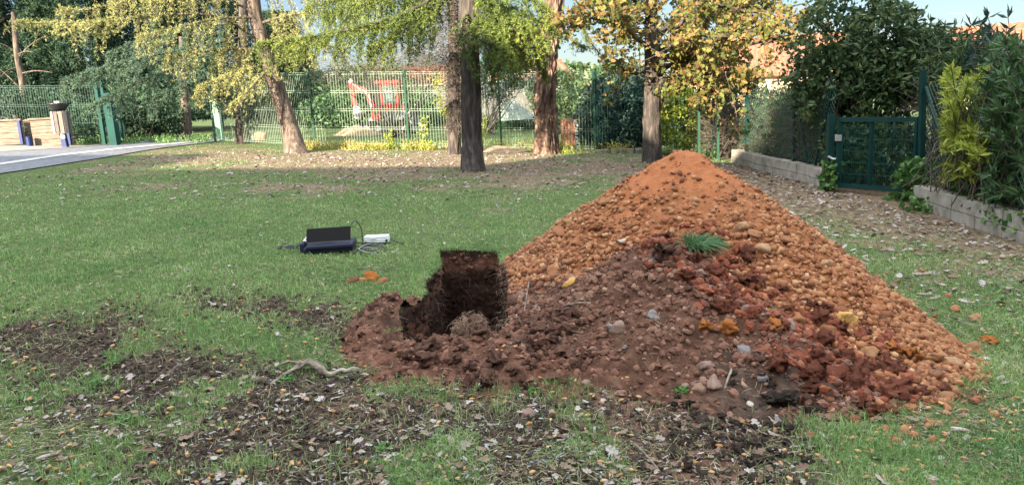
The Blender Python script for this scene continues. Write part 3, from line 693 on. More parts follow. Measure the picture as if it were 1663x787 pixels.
def bankp(n):
    x = RNG.uniform(-.12, .55, n); y = RNG.uniform(3.5, 5.4, n); return np.c_[x, y, surf(x, y)+.002]
V, Q = fibre_mb(1500, bankp, .06, .0011, .5); tag(obj('bank_roots', mesh_np('bank_roots', V, [Q]), rootM), 'fine matted roots over the brown bank right of the pit', 'roots', kind='stuff')
# dead grass fibres over the churned ground
def dfp(n):
    x, y = sampA(n, -3.4, 2.8, 1.9, 5.6, lambda x, y: np.where(onheap(x, y) < .35, np.clip(masks(x, y)[0]+.25, 0, 1), 0)); return np.c_[x, y, surf(x, y)+.004]
V, Q = fibre_mb(20000, dfp, .055, .0013, .25, up=.12); tag(obj('dead_grass', mesh_np('dead_grass', V, [Q]), strawM), 'pale dead grass fibres strewn over the churned ground', 'dead grass', kind='stuff')
# ------------------------------------------------------------------ grass
def frustum_pts(n, y0=205, y1=960, x0=-420, x1=2100, pw=1.):
    px = RNG.uniform(x0, x1, n); u = RNG.random(n)**pw; py = y0+(y1-y0)*u
    d = F_[None]+((px-831.5)/FPX)[:, None]*R_-((py-393.5)/FPX)[:, None]*U_
    t = (-NRM@CP)/(d@NRM); P = CP+d*t[:, None]; return P[:, 0], P[:, 1]
def blades(n, pw, hmin, hmax, w0, m, label, dens):
    x, y = frustum_pts(n, pw=pw)
    dd, rr, nn, ll = masks(x, y)
    pr_ = dens(x, y, dd, rr, nn, ll)*(onheap(x, y) < .0)*~inpoly(x, y, PIT)
    pr_ = pr_*((x > -8.4-(y > 20)*0) & (x < 4.55+(y > 20)*10))
    k = RNG.random(len(x)) < pr_; x, y = x[k], y[k]; n = len(x)
    dist = np.hypot(x, y); z = surf(x, y)
    h = RNG.uniform(hmin, hmax, n)*(1+.35*sstep(5, 3, y)+.9*np.maximum(fbm(x, y, 12, .22, 2), 0))*(.75+.5*fbm(x, y, 0, .4, 3)+.2); wd = w0*(.7+.6*RNG.random(n))*np.clip(dist/3.2, .9, 3.2)
    a = RNG.random(n)*6.283; b = RNG.random(n)*6.283; lean = RNG.uniform(.1, .9, n)*h
    s = np.stack([np.cos(a), np.sin(a), 0*a], 1)*wd[:, None]*.5; P = np.c_[x, y, z-.003]
    l = np.stack([np.cos(b), np.sin(b), 0*b], 1)
    mid = P+l*(lean*.35)[:, None]+np.array([0, 0, .6])*h[:, None]
    tip = P+l*lean[:, None]+np.array([0, 0, 1.])*(h*(1-.35*lean/h))[:, None]
    V = np.stack([P-s, P+s, mid+s*.7, mid-s*.7, tip], 1); off = (np.arange(n)*5)[:, None]
    me = mesh_np('grass', V.reshape(-1, 3), [np.array([[0, 1, 2, 3]])+off, np.array([[3, 2, 4]])+off])
    tag(obj('grass', me, m), label, 'grass', kind='stuff')
def dens1(x, y, d, r, nn, ll):
    thin = fbm(x, y, 8, .35, 3)
    fg = 1-.45*sstep(4.3, 3.2, y)
    return np.clip(1-d*1.35, .05, 1)*(1-.95*soft(x, y, GP([(1040, 690), (1200, 680), (1260, 880), (1050, 900)]), .15))*np.clip(1-nn*.85, .12, 1)*np.clip(1-ll*1.0, .05, 1)*np.clip(fg+.1+thin*1.3, .08, 1)
blades(560000, 1.0, .016, .042, .0036, grassM, 'short green lawn grass', dens1)
def lawnp(n):
    x, y = frustum_pts(n*3, y0=250); d, r, nn, ll = masks(x, y); k = (RNG.random(len(x)) < np.clip(.5+1.3*fbm(x, y, 44, .6, 3), .05, 1)) & (onheap(x, y) < 0) & ~inpoly(x, y, PIT) & (x > -8.5) & (x < 4.6); x, y = x[k], y[k]
    return np.c_[x, y, surf(x, y)+.012]
P_ = lawnp(26000); P_ = P_[:30000]; V, Q = fibre_mb(len(P_), lambda n: P_, .05, .0014, .25, up=.25)
cc = V.reshape(-1, 4, 2, 3).mean(2, keepdims=True); V = (cc+(V.reshape(-1, 4, 2, 3)-cc)*np.clip(np.hypot(P_[:, 0], P_[:, 1])/3.2, 1, 3.5)[:, None, None, None]).reshape(-1, 3)
tag(obj('dry_grass_blades', mesh_np('dry_grass_blades', V, [Q]), strawGM), 'pale dry blades mixed through the lawn', 'grass', kind='stuff')
# ------------------------------------------------------------------ leaves, acorns, bits
def leaf_shape(seed):
    r = np.random.default_rng(seed); L = []; R = []
    n = 7; s = np.linspace(0, 1, n)
    wv = .08+.30*np.sin(np.pi*s**.8); lob = np.where(np.arange(n) % 2 == 0, .55, 1.15)
    curl = r.uniform(.05, .3); V = []
    for i in range(n):
        z = curl*(s[i]-.5)**2*1.2
        V.append((0, s[i]-.5, z)); 
        for sd in (-1, 1): V.append((sd*wv[i]*lob[i]*r.uniform(.85, 1.15), s[i]-.5+.05, z+curl*.5*r.uniform(.3, 1.2)*wv[i]*2))
    T = []
    for i in range(n-1):
        a = i*3; b = a+3
        T += [(a, a+1, b+1), (a, b+1, b), (a, b, b+2), (a, b+2, a+2)]
    return np.array(V), np.array(T)
LEAVES = [leaf_shape(s) for s in range(5)]
def leafdens(x, y):
    d, r, nn, ll = masks(x, y)
    near = sstep(4.6, 3.0, y)*(.25+.3*fbm(x, y, 31, .3, 3)); band = np.exp(-((y-10.5)/3.)**2)*.75
    return (np.clip(.17+near+band+.9*nn+2.2*ll+.35*fbm(x, y, 2, .5, 3), .03, 1))*(onheap(x, y) < .0)*~inpoly(x, y, PIT)*(x > -8.5)*(x < 4.6)
def scatter_pts(n, pf, **k):
    xs, ys = [], []; c = 0
    while c < n:
        x, y = frustum_pts(n*3, **k); m_ = RNG.random(len(x)) < pf(x, y); xs.append(x[m_]); ys.append(y[m_]); c += m_.sum()
    return np.concatenate(xs)[:n], np.concatenate(ys)[:n]
x, y = scatter_pts(7000, leafdens, y0=240)
mb = MB(); z = surf(x, y)
wh = RNG.integers(0, 5, len(x))
for k in range(5):
    s = wh == k; V, T = LEAVES[k]
    mb.add(*inst(V, T, rotmats(s.sum(), tilt=.6), sz(s.sum(), .009, .042, 2.0)*np.clip(y[s]/7, 1, 1.5), np.c_[x[s], y[s], z[s]+.014]))
for nL, (xa, xb, ya, yb), pf2 in ((2600, (2.2, 4.75, 4.2, 15), lambda x, y: masks(x, y)[3]*(y < 14.5)+.02), (3800, (-8, 4.6, 9.5, 18), lambda x, y: masks(x, y)[2]*.8+.12)):
    x, y = sampA(nL, xa, xb, ya, yb, lambda x, y: pf2(x, y)*(onheap(x, y) < 0)); V, T = LEAVES[nL % 5]
    mb.add(*inst(V, T, rotmats(nL, tilt=.6), sz(nL, .03, .085, 1.5), np.c_[x, y, surf(x, y)+.016]))
tag(mb.build('leaf_litter', leafDry), 'pale fallen oak leaves scattered all over the lawn', 'leaves', kind='stuff')
x, y = scatter_pts(9000, lambda x, y: leafdens(x, y)*np.clip(masks(x, y)[3]*1.2+masks(x, y)[2]+.25*sstep(4.6, 3, y), 0, 1), y0=240)
BIT = (np.array([(-.5, -.12, 0), (.5, -.1, .03), (.45, .12, 0), (-.5, .1, .04), (0, 0, .12)]), np.array([[0, 1, 4], [1, 2, 4], [2, 3, 4], [3, 0, 4]]))
mb = MB(); mb.add(*inst(*BIT, rotmats(len(x), tilt=.5), (sz(len(x), .010, .038, 1.8)*np.clip(y/7, .8, 1.6))[:, None]*np.stack([np.ones(len(x)), RNG.uniform(.6, 2, len(x)), np.ones(len(x))], 1), np.c_[x, y, surf(x, y)+.012]))
tag(mb.build('bark_litter', barkBit), 'grey chips of bark and twig litter on the ground', 'bark litter', kind='stuff')
LM = [mesh_np('oak_leaf', V, [T]) for V, T in LEAVES]
for m_ in LM: m_.materials.append(leafDry)
def near_lp(x, y): return leafdens(x, y)*(y < 5.2)
x, y = scatter_pts(300, near_lp, y0=430, y1=800, x0=-20, x1=1690)
for i in range(300):
    o = bpy.data.objects.new('oak_leaf', random.choice(LM)); C.objects.link(o); s = random.uniform(.020, .036)+random.random()**3*.03
    o.location = (x[i], y[i], float(surf(x[i:i+1], y[i:i+1])[0])+.02); o.scale = (s, s, s); o.rotation_euler = (random.uniform(-.5, .5), random.uniform(-.5, .5), random.uniform(0, 6.28))
    tag(o, 'pale dry oak leaf lying on the near lawn among the others', 'leaf', 'fallen oak leaves on the near lawn')
def ac_mesh():
    V, T = ico(2, 3, 0.02); V = V*np.array([1, .5, .5]); V[:, 0] = np.where(V[:, 0] > .8, .8+(V[:, 0]-.8)*1.6, V[:, 0]); return V, T
AV, AT = ac_mesh(); am = mesh_np('acorn', AV, [AT], True); am.materials.append(acornM)
def acp(x, y): return np.clip(.5+.9*fbm(x, y, 6, .45, 3), .05, 1)*(onheap(x, y) < .05)*~inpoly(x, y, PIT)*(.3+.7*(masks(x, y)[0] < .8))
x, y = scatter_pts(300, acp, y0=470, y1=800, x0=-20, x1=1690)
for i in range(300):
    o = bpy.data.objects.new('acorn', am); C.objects.link(o); s = random.uniform(.011, .016)
    o.location = (x[i], y[i], float(surf(x[i:i+1], y[i:i+1])[0])+.012); o.scale = (s, s, s); o.rotation_euler = (0, random.uniform(-.3, .3), random.uniform(0, 6.28))
    tag(o, 'tan acorn lying on the near lawn among the others', 'acorn', 'acorns on the near lawn')
x, y = scatter_pts(260, acp, y0=380, y1=800, x0=-300, x1=1990)
mb = MB(); V1, T1 = ico(1, 0, 0); mb.add(*inst(V1*np.array([1, .5, .5]), T1, rotmats(len(x), tilt=.3), sz(len(x), .010, .014), np.c_[x, y, surf(x, y)+.012]))
tag(mb.build('acorns', acornM, smooth=True), 'more small acorns scattered through the grass', 'acorns', kind='stuff')
def weed(px, py, n, s, label, m=weedM, hgt=.03, group=None):
    P = hit(px, py); a = RNG.random(n)*6.28; r = np.sqrt(RNG.random(n))*s
    pos = np.c_[P[0]+r*np.cos(a), P[1]+r*np.sin(a), P[2]+RNG.random(n)*hgt+.004]
    V, T = np.array([(0, 0, 0), (.28, .5, .08), (0, 1, 0), (-.28, .5, .08)]), np.array([[0, 1, 2, 3]])
    mb = MB().add(*inst(V, T, rotmats(n, tilt=.9), RNG.uniform(.012, .028, n), pos)); o = mb.build('weed', m); return tag(o, label, 'weed', group)
for px, py, lab in ((1560, 330, 'small green weed by the wall foot'), (465, 620, 'clover-like weed left of the dead branch'), (160, 628, 'bright green weed at the left of the dark churned soil'), (205, 688, 'green weed low at the left'), (625, 735, 'green weed sprig in the dark soil, bottom centre'), (865, 640, 'bright green sprig just below the pit spoil'), (1252, 510, 'small green sprig on the orange slope'), (1105, 640, 'green sprig left of the square stone at the mound foot'), (180, 595, 'weed between the churned patches')):
    weed(px, py, 45, .035, lab)
def tuft(px, py, n, L, label, cat, m=grassM, spread=.05, lean=(0, 0), wd=.0018, zo=0.):
    P = hit(px, py)+np.array([0, 0, zo]); a = RNG.random(n)*6.28; r = RNG.random(n)**.5*spread
    base = np.c_[P[0]+r*np.cos(a), P[1]+r*np.sin(a), np.full(n, P[2])]
    out = np.c_[np.cos(a)*r/spread+lean[0], np.sin(a)*r/spread+lean[1], np.ones(n)*.9]+RNG.normal(size=(n, 3))*.3; out /= np.linalg.norm(out, axis=1)[:, None]
    l = L*RNG.uniform(.5, 1, n); s = np.cross(out, RNG.normal(size=(n, 3))); s /= np.linalg.norm(s, axis=1)[:, None]; V = []
    for u in (0, .4, .75, 1.):
        c = base+out*(l*u)[:, None]-np.array([0, 0, 1])*(l*u*u*.45)[:, None]; V += [c-s*wd*(1-.8*u), c+s*wd*(1-.8*u)]
    V = np.stack(V, 1); off = (np.arange(n)*8)[:, None, None]
    o = obj('grass_tuft', mesh_np('grass_tuft', V.reshape(-1, 3), [(np.array([[0, 1, 3, 2], [2, 3, 5, 4], [4, 5, 7, 6]])[None]+off).reshape(-1, 4)]), m)
    return tag(o, label, cat)
tuft(1132, 408, 620, .16, 'thick green grass tuft lying on the heap above the red clay', 'grass tuft', tuftM, .085, (.5, -.5), .0026, .035)
ff = [i for i in range(len(rim)) if rim[i, 1] > 4.9 and rim[i, 0] < -.08]; kk_ = np.array(ff)
n_f = 4200; k = kk_[RNG.integers(0, len(kk_), n_f)]
b_ = rim[k]+nrm[k]*RNG.uniform(-.02, .09, n_f)[:, None]; P0 = np.c_[b_, gz(b_[:, 0], b_[:, 1])+RNG.uniform(-.005, .01, n_f)]
d = np.c_[-nrm[k]*RNG.uniform(-.3, 1.1, n_f)[:, None], RNG.uniform(.2, 1., n_f)]+RNG.normal(size=(n_f, 3))*.35; d /= np.linalg.norm(d, axis=1)[:, None]; l = .04*RNG.uniform(.4, 1.1, n_f); s = np.cross(d, RNG.normal(size=(n_f, 3))); s /= np.linalg.norm(s, axis=1)[:, None]; V = []
for u in (0, .4, .75, 1.):
    c = P0+d*(l*u)[:, None]-np.array([0, 0, 1])*(l*u*u*.7)[:, None]; V += [c-s*.0015*(1-.7*u), c+s*.0015*(1-.7*u)]
V = np.stack(V, 1); off = (np.arange(n_f)*8)[:, None, None]
tag(obj('turf_fringe', mesh_np('turf_fringe', V.reshape(-1, 3), [(np.array([[0, 1, 3, 2], [2, 3, 5, 4], [4, 5, 7, 6]])[None]+off).reshape(-1, 4)]), grassM), 'ragged grass fringe hanging over the far edge of the pit', 'grass', kind='stuff')
tuft(735, 402, 260, .05, 'turf edge on the left half of the far pit rim', 'grass tuft', grassM, .12)
tuft(792, 404, 260, .05, 'turf edge on the right half of the far pit rim', 'grass tuft', grassM, .12)
tuft(1612, 520, 160, .09, 'bright grass tuft past the right tip of the heap', 'grass tuft', grassM, .08)
tuft(925, 740, 240, .07, 'longer grass tuft on the near lawn, centre right', 'grass tuft', grassM, .10)
tuft(740, 716, 240, .06, 'thick grass tuft on the near lawn under the pit', 'grass tuft', grassM, .09)
tuft(1490, 575, 130, .07, 'grass tuft poking out beside the foot of the heap', 'grass tuft', grassM, .06)
tuft(640, 535, 90, .04, 'small grass tuft on the spilled soil left of the pit', 'grass tuft', grassM, .04)
# dead branch ---------------------------------------------------------
b0 = empty('dead_branch', G(520, 615), 'bleached gnarled dead branch lying left of the pit', 'branch')
pts = spline([G(432, 628)+[0, 0, .02], G(455, 618)+[0, 0, .03], G(482, 606)+[0, 0, .05], G(505, 604)+[0, 0, .06], G(535, 610)+[0, 0, .035], G(560, 606)+[0, 0, .03], G(588, 604)+[0, 0, .02]], 40)
V, Q, _ = tube(pts+fbm(pts[:, 0], pts[:, 1], 0, .06, 2)[:, None]*[0, .02, .012], np.interp(np.linspace(0, 1, 40), [0, .1, .35, .6, .7, .9, 1], [.004, .007, .014, .018, .009, .012, .004]), 14)
V = V+(fbm(V[:, 0]*.35, V[:, 1], V[:, 2], .016, 4, .6)*.015+fbm(V[:, 0], V[:, 1], V[:, 2], .06, 2)*.014)[:, None]*np.array([.3, 1, .8]); V[:, 2] -= .016
obj('branch_wood', mesh_np('branch_wood', V, [Q], True), branchM, b0)
pts = spline([G(490, 606)+[0, 0, .05], G(470, 596)+[0, 0, .03], G(452, 600)+[0, 0, .02]], 14); MB().tube(pts, np.linspace(.010, .004, 14), 8).build('branch_twig', branchM, b0, True)
MB().tube([G(412, 622)+[0, 0, .02], G(436, 624)+[0, 0, .02]], .016, 9).build('broken_end', branchM, b0, True)
for i, (a, b, r, lab) in enumerate((((1025, 720), (1072, 770), .006, 'thin dark stick standing out of the track at the bottom'), ((580, 437), (650, 440), .006, 'thin pale stick on the lawn above the row of stones'), ((960, 495), (915, 500), .008, 'pale stick on the brown bank beside the pit'), ((1545, 700), (1590, 712), .012, 'grey strip of bark on the near right lawn'), ((1190, 600), (1175, 640), .008, 'pale split stick leaning beside the square stone'), ((250, 625), (275, 612), .008, 'short grey stick on the dark soil at the left'), ((60, 750), (105, 742), .009, 'grey stick at the bottom left corner'), ((860, 455), (850, 520), .005, 'thin root lying down the bank right of the pit'))):
    A, B = hit(*a), hit(*b); mid = (A+B)/2+[0, 0, .02]; pts = spline([A+[0, 0, .01], mid, B+[0, 0, .012]], 10)
    tag(MB().tube(pts, np.linspace(r, r*.5, 10), 6).build('stick', branchM, smooth=True), lab, 'stick')
# ================================================================== FENCES
def gzf(p): return float(gz(p[0], p[1]))
def wire_fence(name, pts, h, label, wm, pm, post_r=.024, lean=(), spacing=.07, wr=.0038, folds=(.0, .33, .66, 1.), cap=None, dropz=0.):
    t = empty(name, (*pts[0], gzf(pts[0])), label, 'fence')
    for a, b in zip(pts[:-1], pts[1:]):
        a = np.array(a); b = np.array(b); L = np.linalg.norm(b-a); d = (b-a)/L; nn = np.array([-d[1], d[0]])
        za, zb = gzf(a)+.05, gzf(b)+.05; mb = MB(); n = int(L/spacing)
        for i in range(1, n):
            q = a+d*(L*i/n); z = za+(zb-za)*i/n; mb.beam((*q, z), (*q, z+h), wr*2)
        for f in folds:
            for dz_, off in ((0, 0), (.05, .03)):
                zz = h*f*(.97)+dz_; p0 = a+nn*off; p1 = b+nn*off
                mb.beam((*(p0+d*.03), za+zz), (*(p1-d*.03), zb+zz), wr*2.4)
        mb.build('wire_panel', wm, t)
    for k, p in enumerate(pts):
        le = lean[k] if k < len(lean) else 0.
        f = MB().beam((p[0], p[1]-.04, gzf(p)-.1), (p[0]+le, p[1]-.04, gzf(p)+h+.12), post_r*2).build('post', pm, t)
    return t
FP = [G(*p)[:2] for p in ((513, 241), (665, 243), (815, 244))]
wire_fence('mesh_fence', [(-8.4, 21.6)]+FP+[(2.11, 17.9)], 1.85, 'sunlit pale green mesh fence of tall panels across the back of the lawn', wireM, greenPost, folds=(.02, .25, .5, .75, 1.), lean=(0, 0, 0, 0))
wire_fence('mesh_fence', [(2.17, 17.92), (4.6, 16.6)], 1.85, 'dark green mesh fence with black posts in front of the blue green bush', wireD, darkGreenMet, wr=.0035)
# gateway: sun bleached post and mesh gate leaf on the left of the mesh fence
gp = G(358, 227)
t = empty('mesh_gate', (gp[0], gp[1], gzf(gp)), 'pale green mesh gate leaf hung on a thick bleached post right of the path', 'gate')
MB().box((gp[0], gp[1], gzf(gp)+.75), (.16, .16, 1.75)).build('gate_post', paleGreenMet, t)
MB().box((gp[0]-.09, gp[1]-.09, gzf(gp)+.92), (.09, .05, .22)).build('latch', galvM, t)
mb = MB(); a = np.array([gp[0]+.15, gp[1]-.02]); b = np.array([-8.45+.05, 21.62]); 
mb.build('infill', wireM, t) if False else None
# left gateway post and the open gate leaf
lp = G(187, 236)
t = empty('open_gate', (lp[0], lp[1], gzf(lp)), 'dark teal steel gate standing open at the end of the path', 'gate')
z0 = gzf(lp)
MB().box((lp[0], lp[1], z0+.67), (.20, .20, 1.45)).build('gate_post', greenMet, t)
fr = MB(); A = at(194, 235, 20.7)[:2]; B = at(208, 235, 22.3)[:2]
for p in (A, (A+B)/2, B): fr.beam((*p, z0+.05), (*p, z0+1.35), .06)
for zz in (.08, .70, 1.32): fr.beam((*A, z0+zz), (*B, z0+zz), .055)
fr.build('gate_frame', greenMet, t)
mb = MB()
for i in range(1, 40):
    p = A+(B-A)*i/40; mb.beam((*p, z0+.08), (*p, z0+1.3), .008)
mb.build('wire_infill', wireD, t)
MB().box((B[0]-.08, B[1]-.1, z0+.85), (.06, .12, .2)).build('lock', galvM, t)
tag(MB().beam((lp[0]-.18, lp[1]+.15, z0), (lp[0]-.2, lp[1]+.15, z0+1.75), .07).build('fence_post', greenMet), 'tall thin teal post right behind the open gate post', 'post')
wire_fence('mesh_fence', [(-17.5, 20.3), (-14.05, 20.9), (-11.1, 20.7)], 1.55, 'dark green mesh fence behind the timber planters at the left', wireD, greenMet, post_r=.045, lean=(0, 0, 0), wr=.0035)
# ---- right hand wall, fence and gate
WX = lambda y: float(np.interp(y, [3, 6.65, 8, 9.0, 10.4, 10.6, 14.5], [4.45, 4.72, 4.85, 4.97, 4.9, 4.62, 4.53]))
def block_wall(y0, y1, label, h=.30):
    t = empty('block_wall', (WX(y0), y0, gzf((WX(y0), y0))), label, 'wall'); mb = MB(); y = y0; k = 0
    while y < y1-.05:
        l = min(.5, y1-y)
        for c in range(2):
            yy0 = y; zc = gzf((WX(y), y))
            o = random.uniform(-.004, .004)
            mb.box((WX(y+l/2)+.09+o, y+l/2, zc+h*.25+c*h*.5-.03), (.18, l-.010, h*.5-.008), rz=-math.atan2(WX(y+l)-WX(y), l))
        y += l; k += 1
    bm_ = mb.build('blocks', concM, t); 
    MB().box((WX((y0+y1)/2)+.10, (y0+y1)/2, gzf((WX((y0+y1)/2), (y0+y1)/2))+h*.5-.05), (.05, y1-y0-.02, h-.06), rz=-math.atan2(WX(y1)-WX(y0), y1-y0)).build('mortar', concM, t)
block_wall(3.0, 9.0, 'pale concrete block wall, nearer part, half lit by the sun', .29)
block_wall(10.75, 15.0, 'pale concrete block wall, far part beyond the green gate', .30)
ft = empty('chain_link_fence', (WX(8), 8, gzf((WX(8), 8))), 'green chain link fence on posts standing on the low block wall', 'fence')
def link(y0, y1, z0, z1):
    mb = MB(); s = .065; 
    for sgn in (-1, 1):
        c = y0-(z1-z0)
        while c < y1+(z1-z0):
            ya, yb = (c, c+(z1-z0)) if sgn > 0 else (c+(z1-z0), c)
            za, zb = z0, z1
            # clip
            def clip(ya, za, yb, zb):
                d = yb-ya; out = []
                t0, t1 = 0., 1.
                if abs(d) < 1e-9: return None
                ta, tb = sorted(((y0-ya)/d, (y1-ya)/d)); t0 = max(t0, ta); t1 = min(t1, tb)
                return None if t0 >= t1 else (ya+d*t0, za+(zb-za)*t0, ya+d*t1, za+(zb-za)*t1)
            r = clip(ya, za, yb, zb)
            if r:
                o = .003*sgn; g = lambda y: gzf((WX(y), y)); mb.beam((WX(r[0])+.12+o, r[0], r[1]+g(r[0])), (WX(r[2])+.12+o, r[2], r[3]+g(r[2])), .0045)
            c += s*1.414
    return mb
link(5.2, 9.0, .33, 1.5).build('chain_link', chainM, ft); link(10.75, 14.9, .3, 1.6).build('chain_link', chainM, ft)
def post(px, Y, h, label=None, le=(0, 0), w_=.06):
    z = gzf((WX(Y), Y)); return MB().beam((WX(Y)+.12, Y, z+.2), (WX(Y)+.12+le[0], Y+le[1], z+h), w_).build('post', darkGreenMet, ft)
for Y_, h_ in ((14.4, 1.95), (12.15, 1.75), (7.45, 1.6), (5.4, 1.7)): post(0, Y_, h_)
P9 = at(1497, 300, 9.45); MB().beam((P9[0], 9.45, gzf(P9)-.05), (P9[0]-.07, 9.45, gzf(P9)+1.66), .062).build('post', darkGreenMet, ft)
for (ya, za, yb, zb) in ((11.35, .3, 10.85, 1.45), (11.6, .3, 12.1, 1.4)):
    MB().beam((WX(ya)+.12+(.0 if ya > 9 else .05), ya, gzf((5, ya))+za), (WX(yb)+.12, yb, gzf((5, yb))+zb), .038).build('brace', darkGreenMet, ft)
for (x_, y_, h_) in ((3.75, 16.9, 1.5), (4.25, 16.5, 1.4)):
    pass
for px_, lab in ((1135, 'green post right of the oak, the left one of two'), (1166, 'green post right of the oak, the right one of two')):
    P = at(px_, 255, 15.6); tag(MB().beam((P[0], 15.6, -.3), (P[0], 15.6, 1.45), .045).build('fence_post', greenPost), lab, 'post')
MB().beam((P9[0]-.05, 9.40, gzf(P9)+1.45), (5.16, 8.35, gzf(P9)+.12), .035).build('brace', darkGreenMet, ft)
# green gate
g0 = np.array([4.64, 10.5]); g1 = at(1488, 300, 9.55)[:2]; zg = gzf(g0)
gt = empty('garden_gate', (*g0, zg), 'dark green steel gate with a chain and lock in the right wall', 'gate')
MB().beam((g0[0]-.02, g0[1]+.1, zg-.05), (g0[0]-.02, g0[1]+.1, zg+1.08), .085).build('gate_post', darkGreenMet, gt)
fr = MB(); 
for u, wd in ((.06, .07), (.46, .05), (.98, .07)):
    p = g0+(g1-g0)*u; fr.beam((*p, zg+.06), (*p, zg+1.04), wd*.85)
for zz in (.09, 1.01): fr.beam((*(g0+(g1-g0)*.04), zg+zz), (*g1, zg+zz), .058)
fr.build('gate_frame', darkGreenMet, gt); mb = MB()
for i in range(1, 40):
    p = g0+(g1-g0)*i/40; mb.beam((*p, zg+.1), (*p, zg+1.0), .0055)
for i in range(1, 6): mb.beam((*g0, zg+.1+.16*i), (*g1, zg+.1+.16*i), .007)
mb.build('wire_infill', wireD, gt)
MB().box((g0[0]+.02, g0[1]-.06, zg+.76), (.07, .06, .09)).build('lock', galvM, gt)
ch = []
for i in range(9):
    a = i/8*math.pi; c = np.array([g0[0]-.09+.02*i, g0[1]-.02, zg+.50-.04*math.sin(a)]); ch.append(c)
MB().tube(spline(ch, 24), .014+.004*np.cos(np.arange(24)*2.4), 7).build('chain', galvM, gt)
# ================================================================== TREES
LEAF4 = (np.array([(0, 0, 0), (.27, .5, .10), (0, 1, 0), (-.27, .5, .10)]), np.array([[0, 1, 2, 3]]))
LANCE = (np.array([(0, 0, 0), (.10, .4, .05), (0, 1, -.05), (-.10, .4, .05)]), np.array([[0, 1, 2, 3]]))
def tuft_t(n=7, seed=0, wd=.09, sp=.9):
    r = np.random.default_rng(seed); V = []; T = []
    for i in range(n):
        d = r.normal(size=3)*sp; d[1] += 1.2; d /= np.linalg.norm(d); s = np.cross(d, r.normal(size=3)); s /= np.linalg.norm(s); k = len(V)
        V += [-s*wd, s*wd, d]; T.append((k, k+1, k+2))
    return np.array(V), np.array(T)
NEED = [tuft_t(5, s) for s in range(3)]
def trunk_mesh(name, P, r, m, parent, n=40, seg=60, ridge=.0, s=.05, stretch=5.):
    pts = spline(P, seg); V, Q, _ = tube(pts, np.interp(np.linspace(0, 1, seg), np.linspace(0, 1, len(r)), r), n)
    c = np.repeat(pts, n, 0); d = V-c; L = np.linalg.norm(d, axis=1); a = np.arctan2(d[:, 1], d[:, 0])
    k = np.abs(fbm(np.cos(a)*L, np.sin(a)*L, V[:, 2]/stretch, s, 3))
    flare = np.exp(-(V[:, 2]-V[:n, 2].mean())/.18)*.35*(.7+.5*np.cos(a*5+1))
    V = c+d*(1+flare[:, None]*.8)-d/L[:, None]*((.5-k)*ridge)[:, None]*1.5
    return obj(name, mesh_np(name, V, [Q], True), m, parent)
def limbs(mb, P, r0, r1, n=12, seg=14): mb.tube(spline(P, seg), np.linspace(r0, r1, seg), n, cap=False)
def conifer_branch(W, TP, TR, P, droop, nsub, L0, r0=.035, hang=.5, step=.045, start=.15, rng=RNG, rep_=3):
    """P: control points of the main branch; adds wood to W, tuft frames to TP/TR"""
    pts = spline(P, 40); W.tube(pts, np.linspace(r0, .006, 40), 6, cap=False)
    tt = np.linspace(start, 1, nsub)
    for t_ in tt:
        k = t_*39; i = int(min(k, 38)); p = pts[i]+(pts[i+1]-pts[i])*(k-i); d = pts[i+1]-pts[i]; d /= np.linalg.norm(d)
        side = np.cross(d, [0, 0, 1.]); side /= np.linalg.norm(side)
        for sg in (-1, 1):
            if rng.random() < .12+.35*(n3(p[0], p[1], p[2], .6) < -.1): continue
            L = L0*(1.15-.75*t_)*rng.uniform(.5, 1.15)
            dr = side*sg*rng.uniform(.4, 1)+d*rng.uniform(.3, .9)+np.array([0, 0, rng.uniform(-.45, .1)])
            if rng.random() < hang: dr = dr*.45+np.array([0, 0, -.8])
            dr /= np.linalg.norm(dr); n = max(3, int(L/step)); s = np.linspace(0, 1, n)
            q = p+dr*(L*s)[:, None]+np.array([0, 0, -1.])*(droop*L*s*s)[:, None]+rng.normal(size=(n, 3))*.008
            W.tube(q[::max(1, n//4)] if n > 8 else q[[0, n//2, n-1]], .005, 3, cap=False)
            for rep in range(rep_):
                TP.append(q+rng.normal(size=(n, 3))*.02); 
        if t_ > .3: TP.append(p+rng.normal(size=(5, 3))*.03)
def conifer(name, loc, label, cat, trunkP, tr, barkm, needm, branches, size=.075, ridge=.015, rep=3, trunk_n=40, seed=1, group=None):
    t = empty(name, loc, label, cat, group); trunk_mesh('trunk', trunkP, tr, barkm, t, ridge=ridge, n=trunk_n)
    W = MB(); TP = []; rng = np.random.default_rng(seed)
    for b in branches: conifer_branch(W, TP, None, rng=rng, rep_=rep, **b)
    W.build('limbs', barkm, t, True)
    P = np.vstack(TP); n = len(P); w_ = rng.integers(0, 3, n); mb = MB()
    for k in range(3):
        s = w_ == k; mb.add(*inst(NEED[k][0], NEED[k][1], rotmats(s.sum(), rng), size*rng.uniform(.6, 1.2, s.sum()), P[s]))
    mb.build('crown', needm, t)
    return t, n
A_ = lambda px, py, Y: at(px, py, Y)
base = G(482, 248); 
trk = [base+[0, 0, -.1], A_(470, 205, 17.8), A_(452, 150, 17.8), A_(432, 90, 17.8), A_(418, 40, 17.8), A_(412, 0, 17.8), A_(408, -60, 17.8), A_(404, -140, 17.8)]
BR = lambda P, **k: dict(P=P, **{**dict(droop=.35, nsub=28, L0=.75, hang=.4), **k})
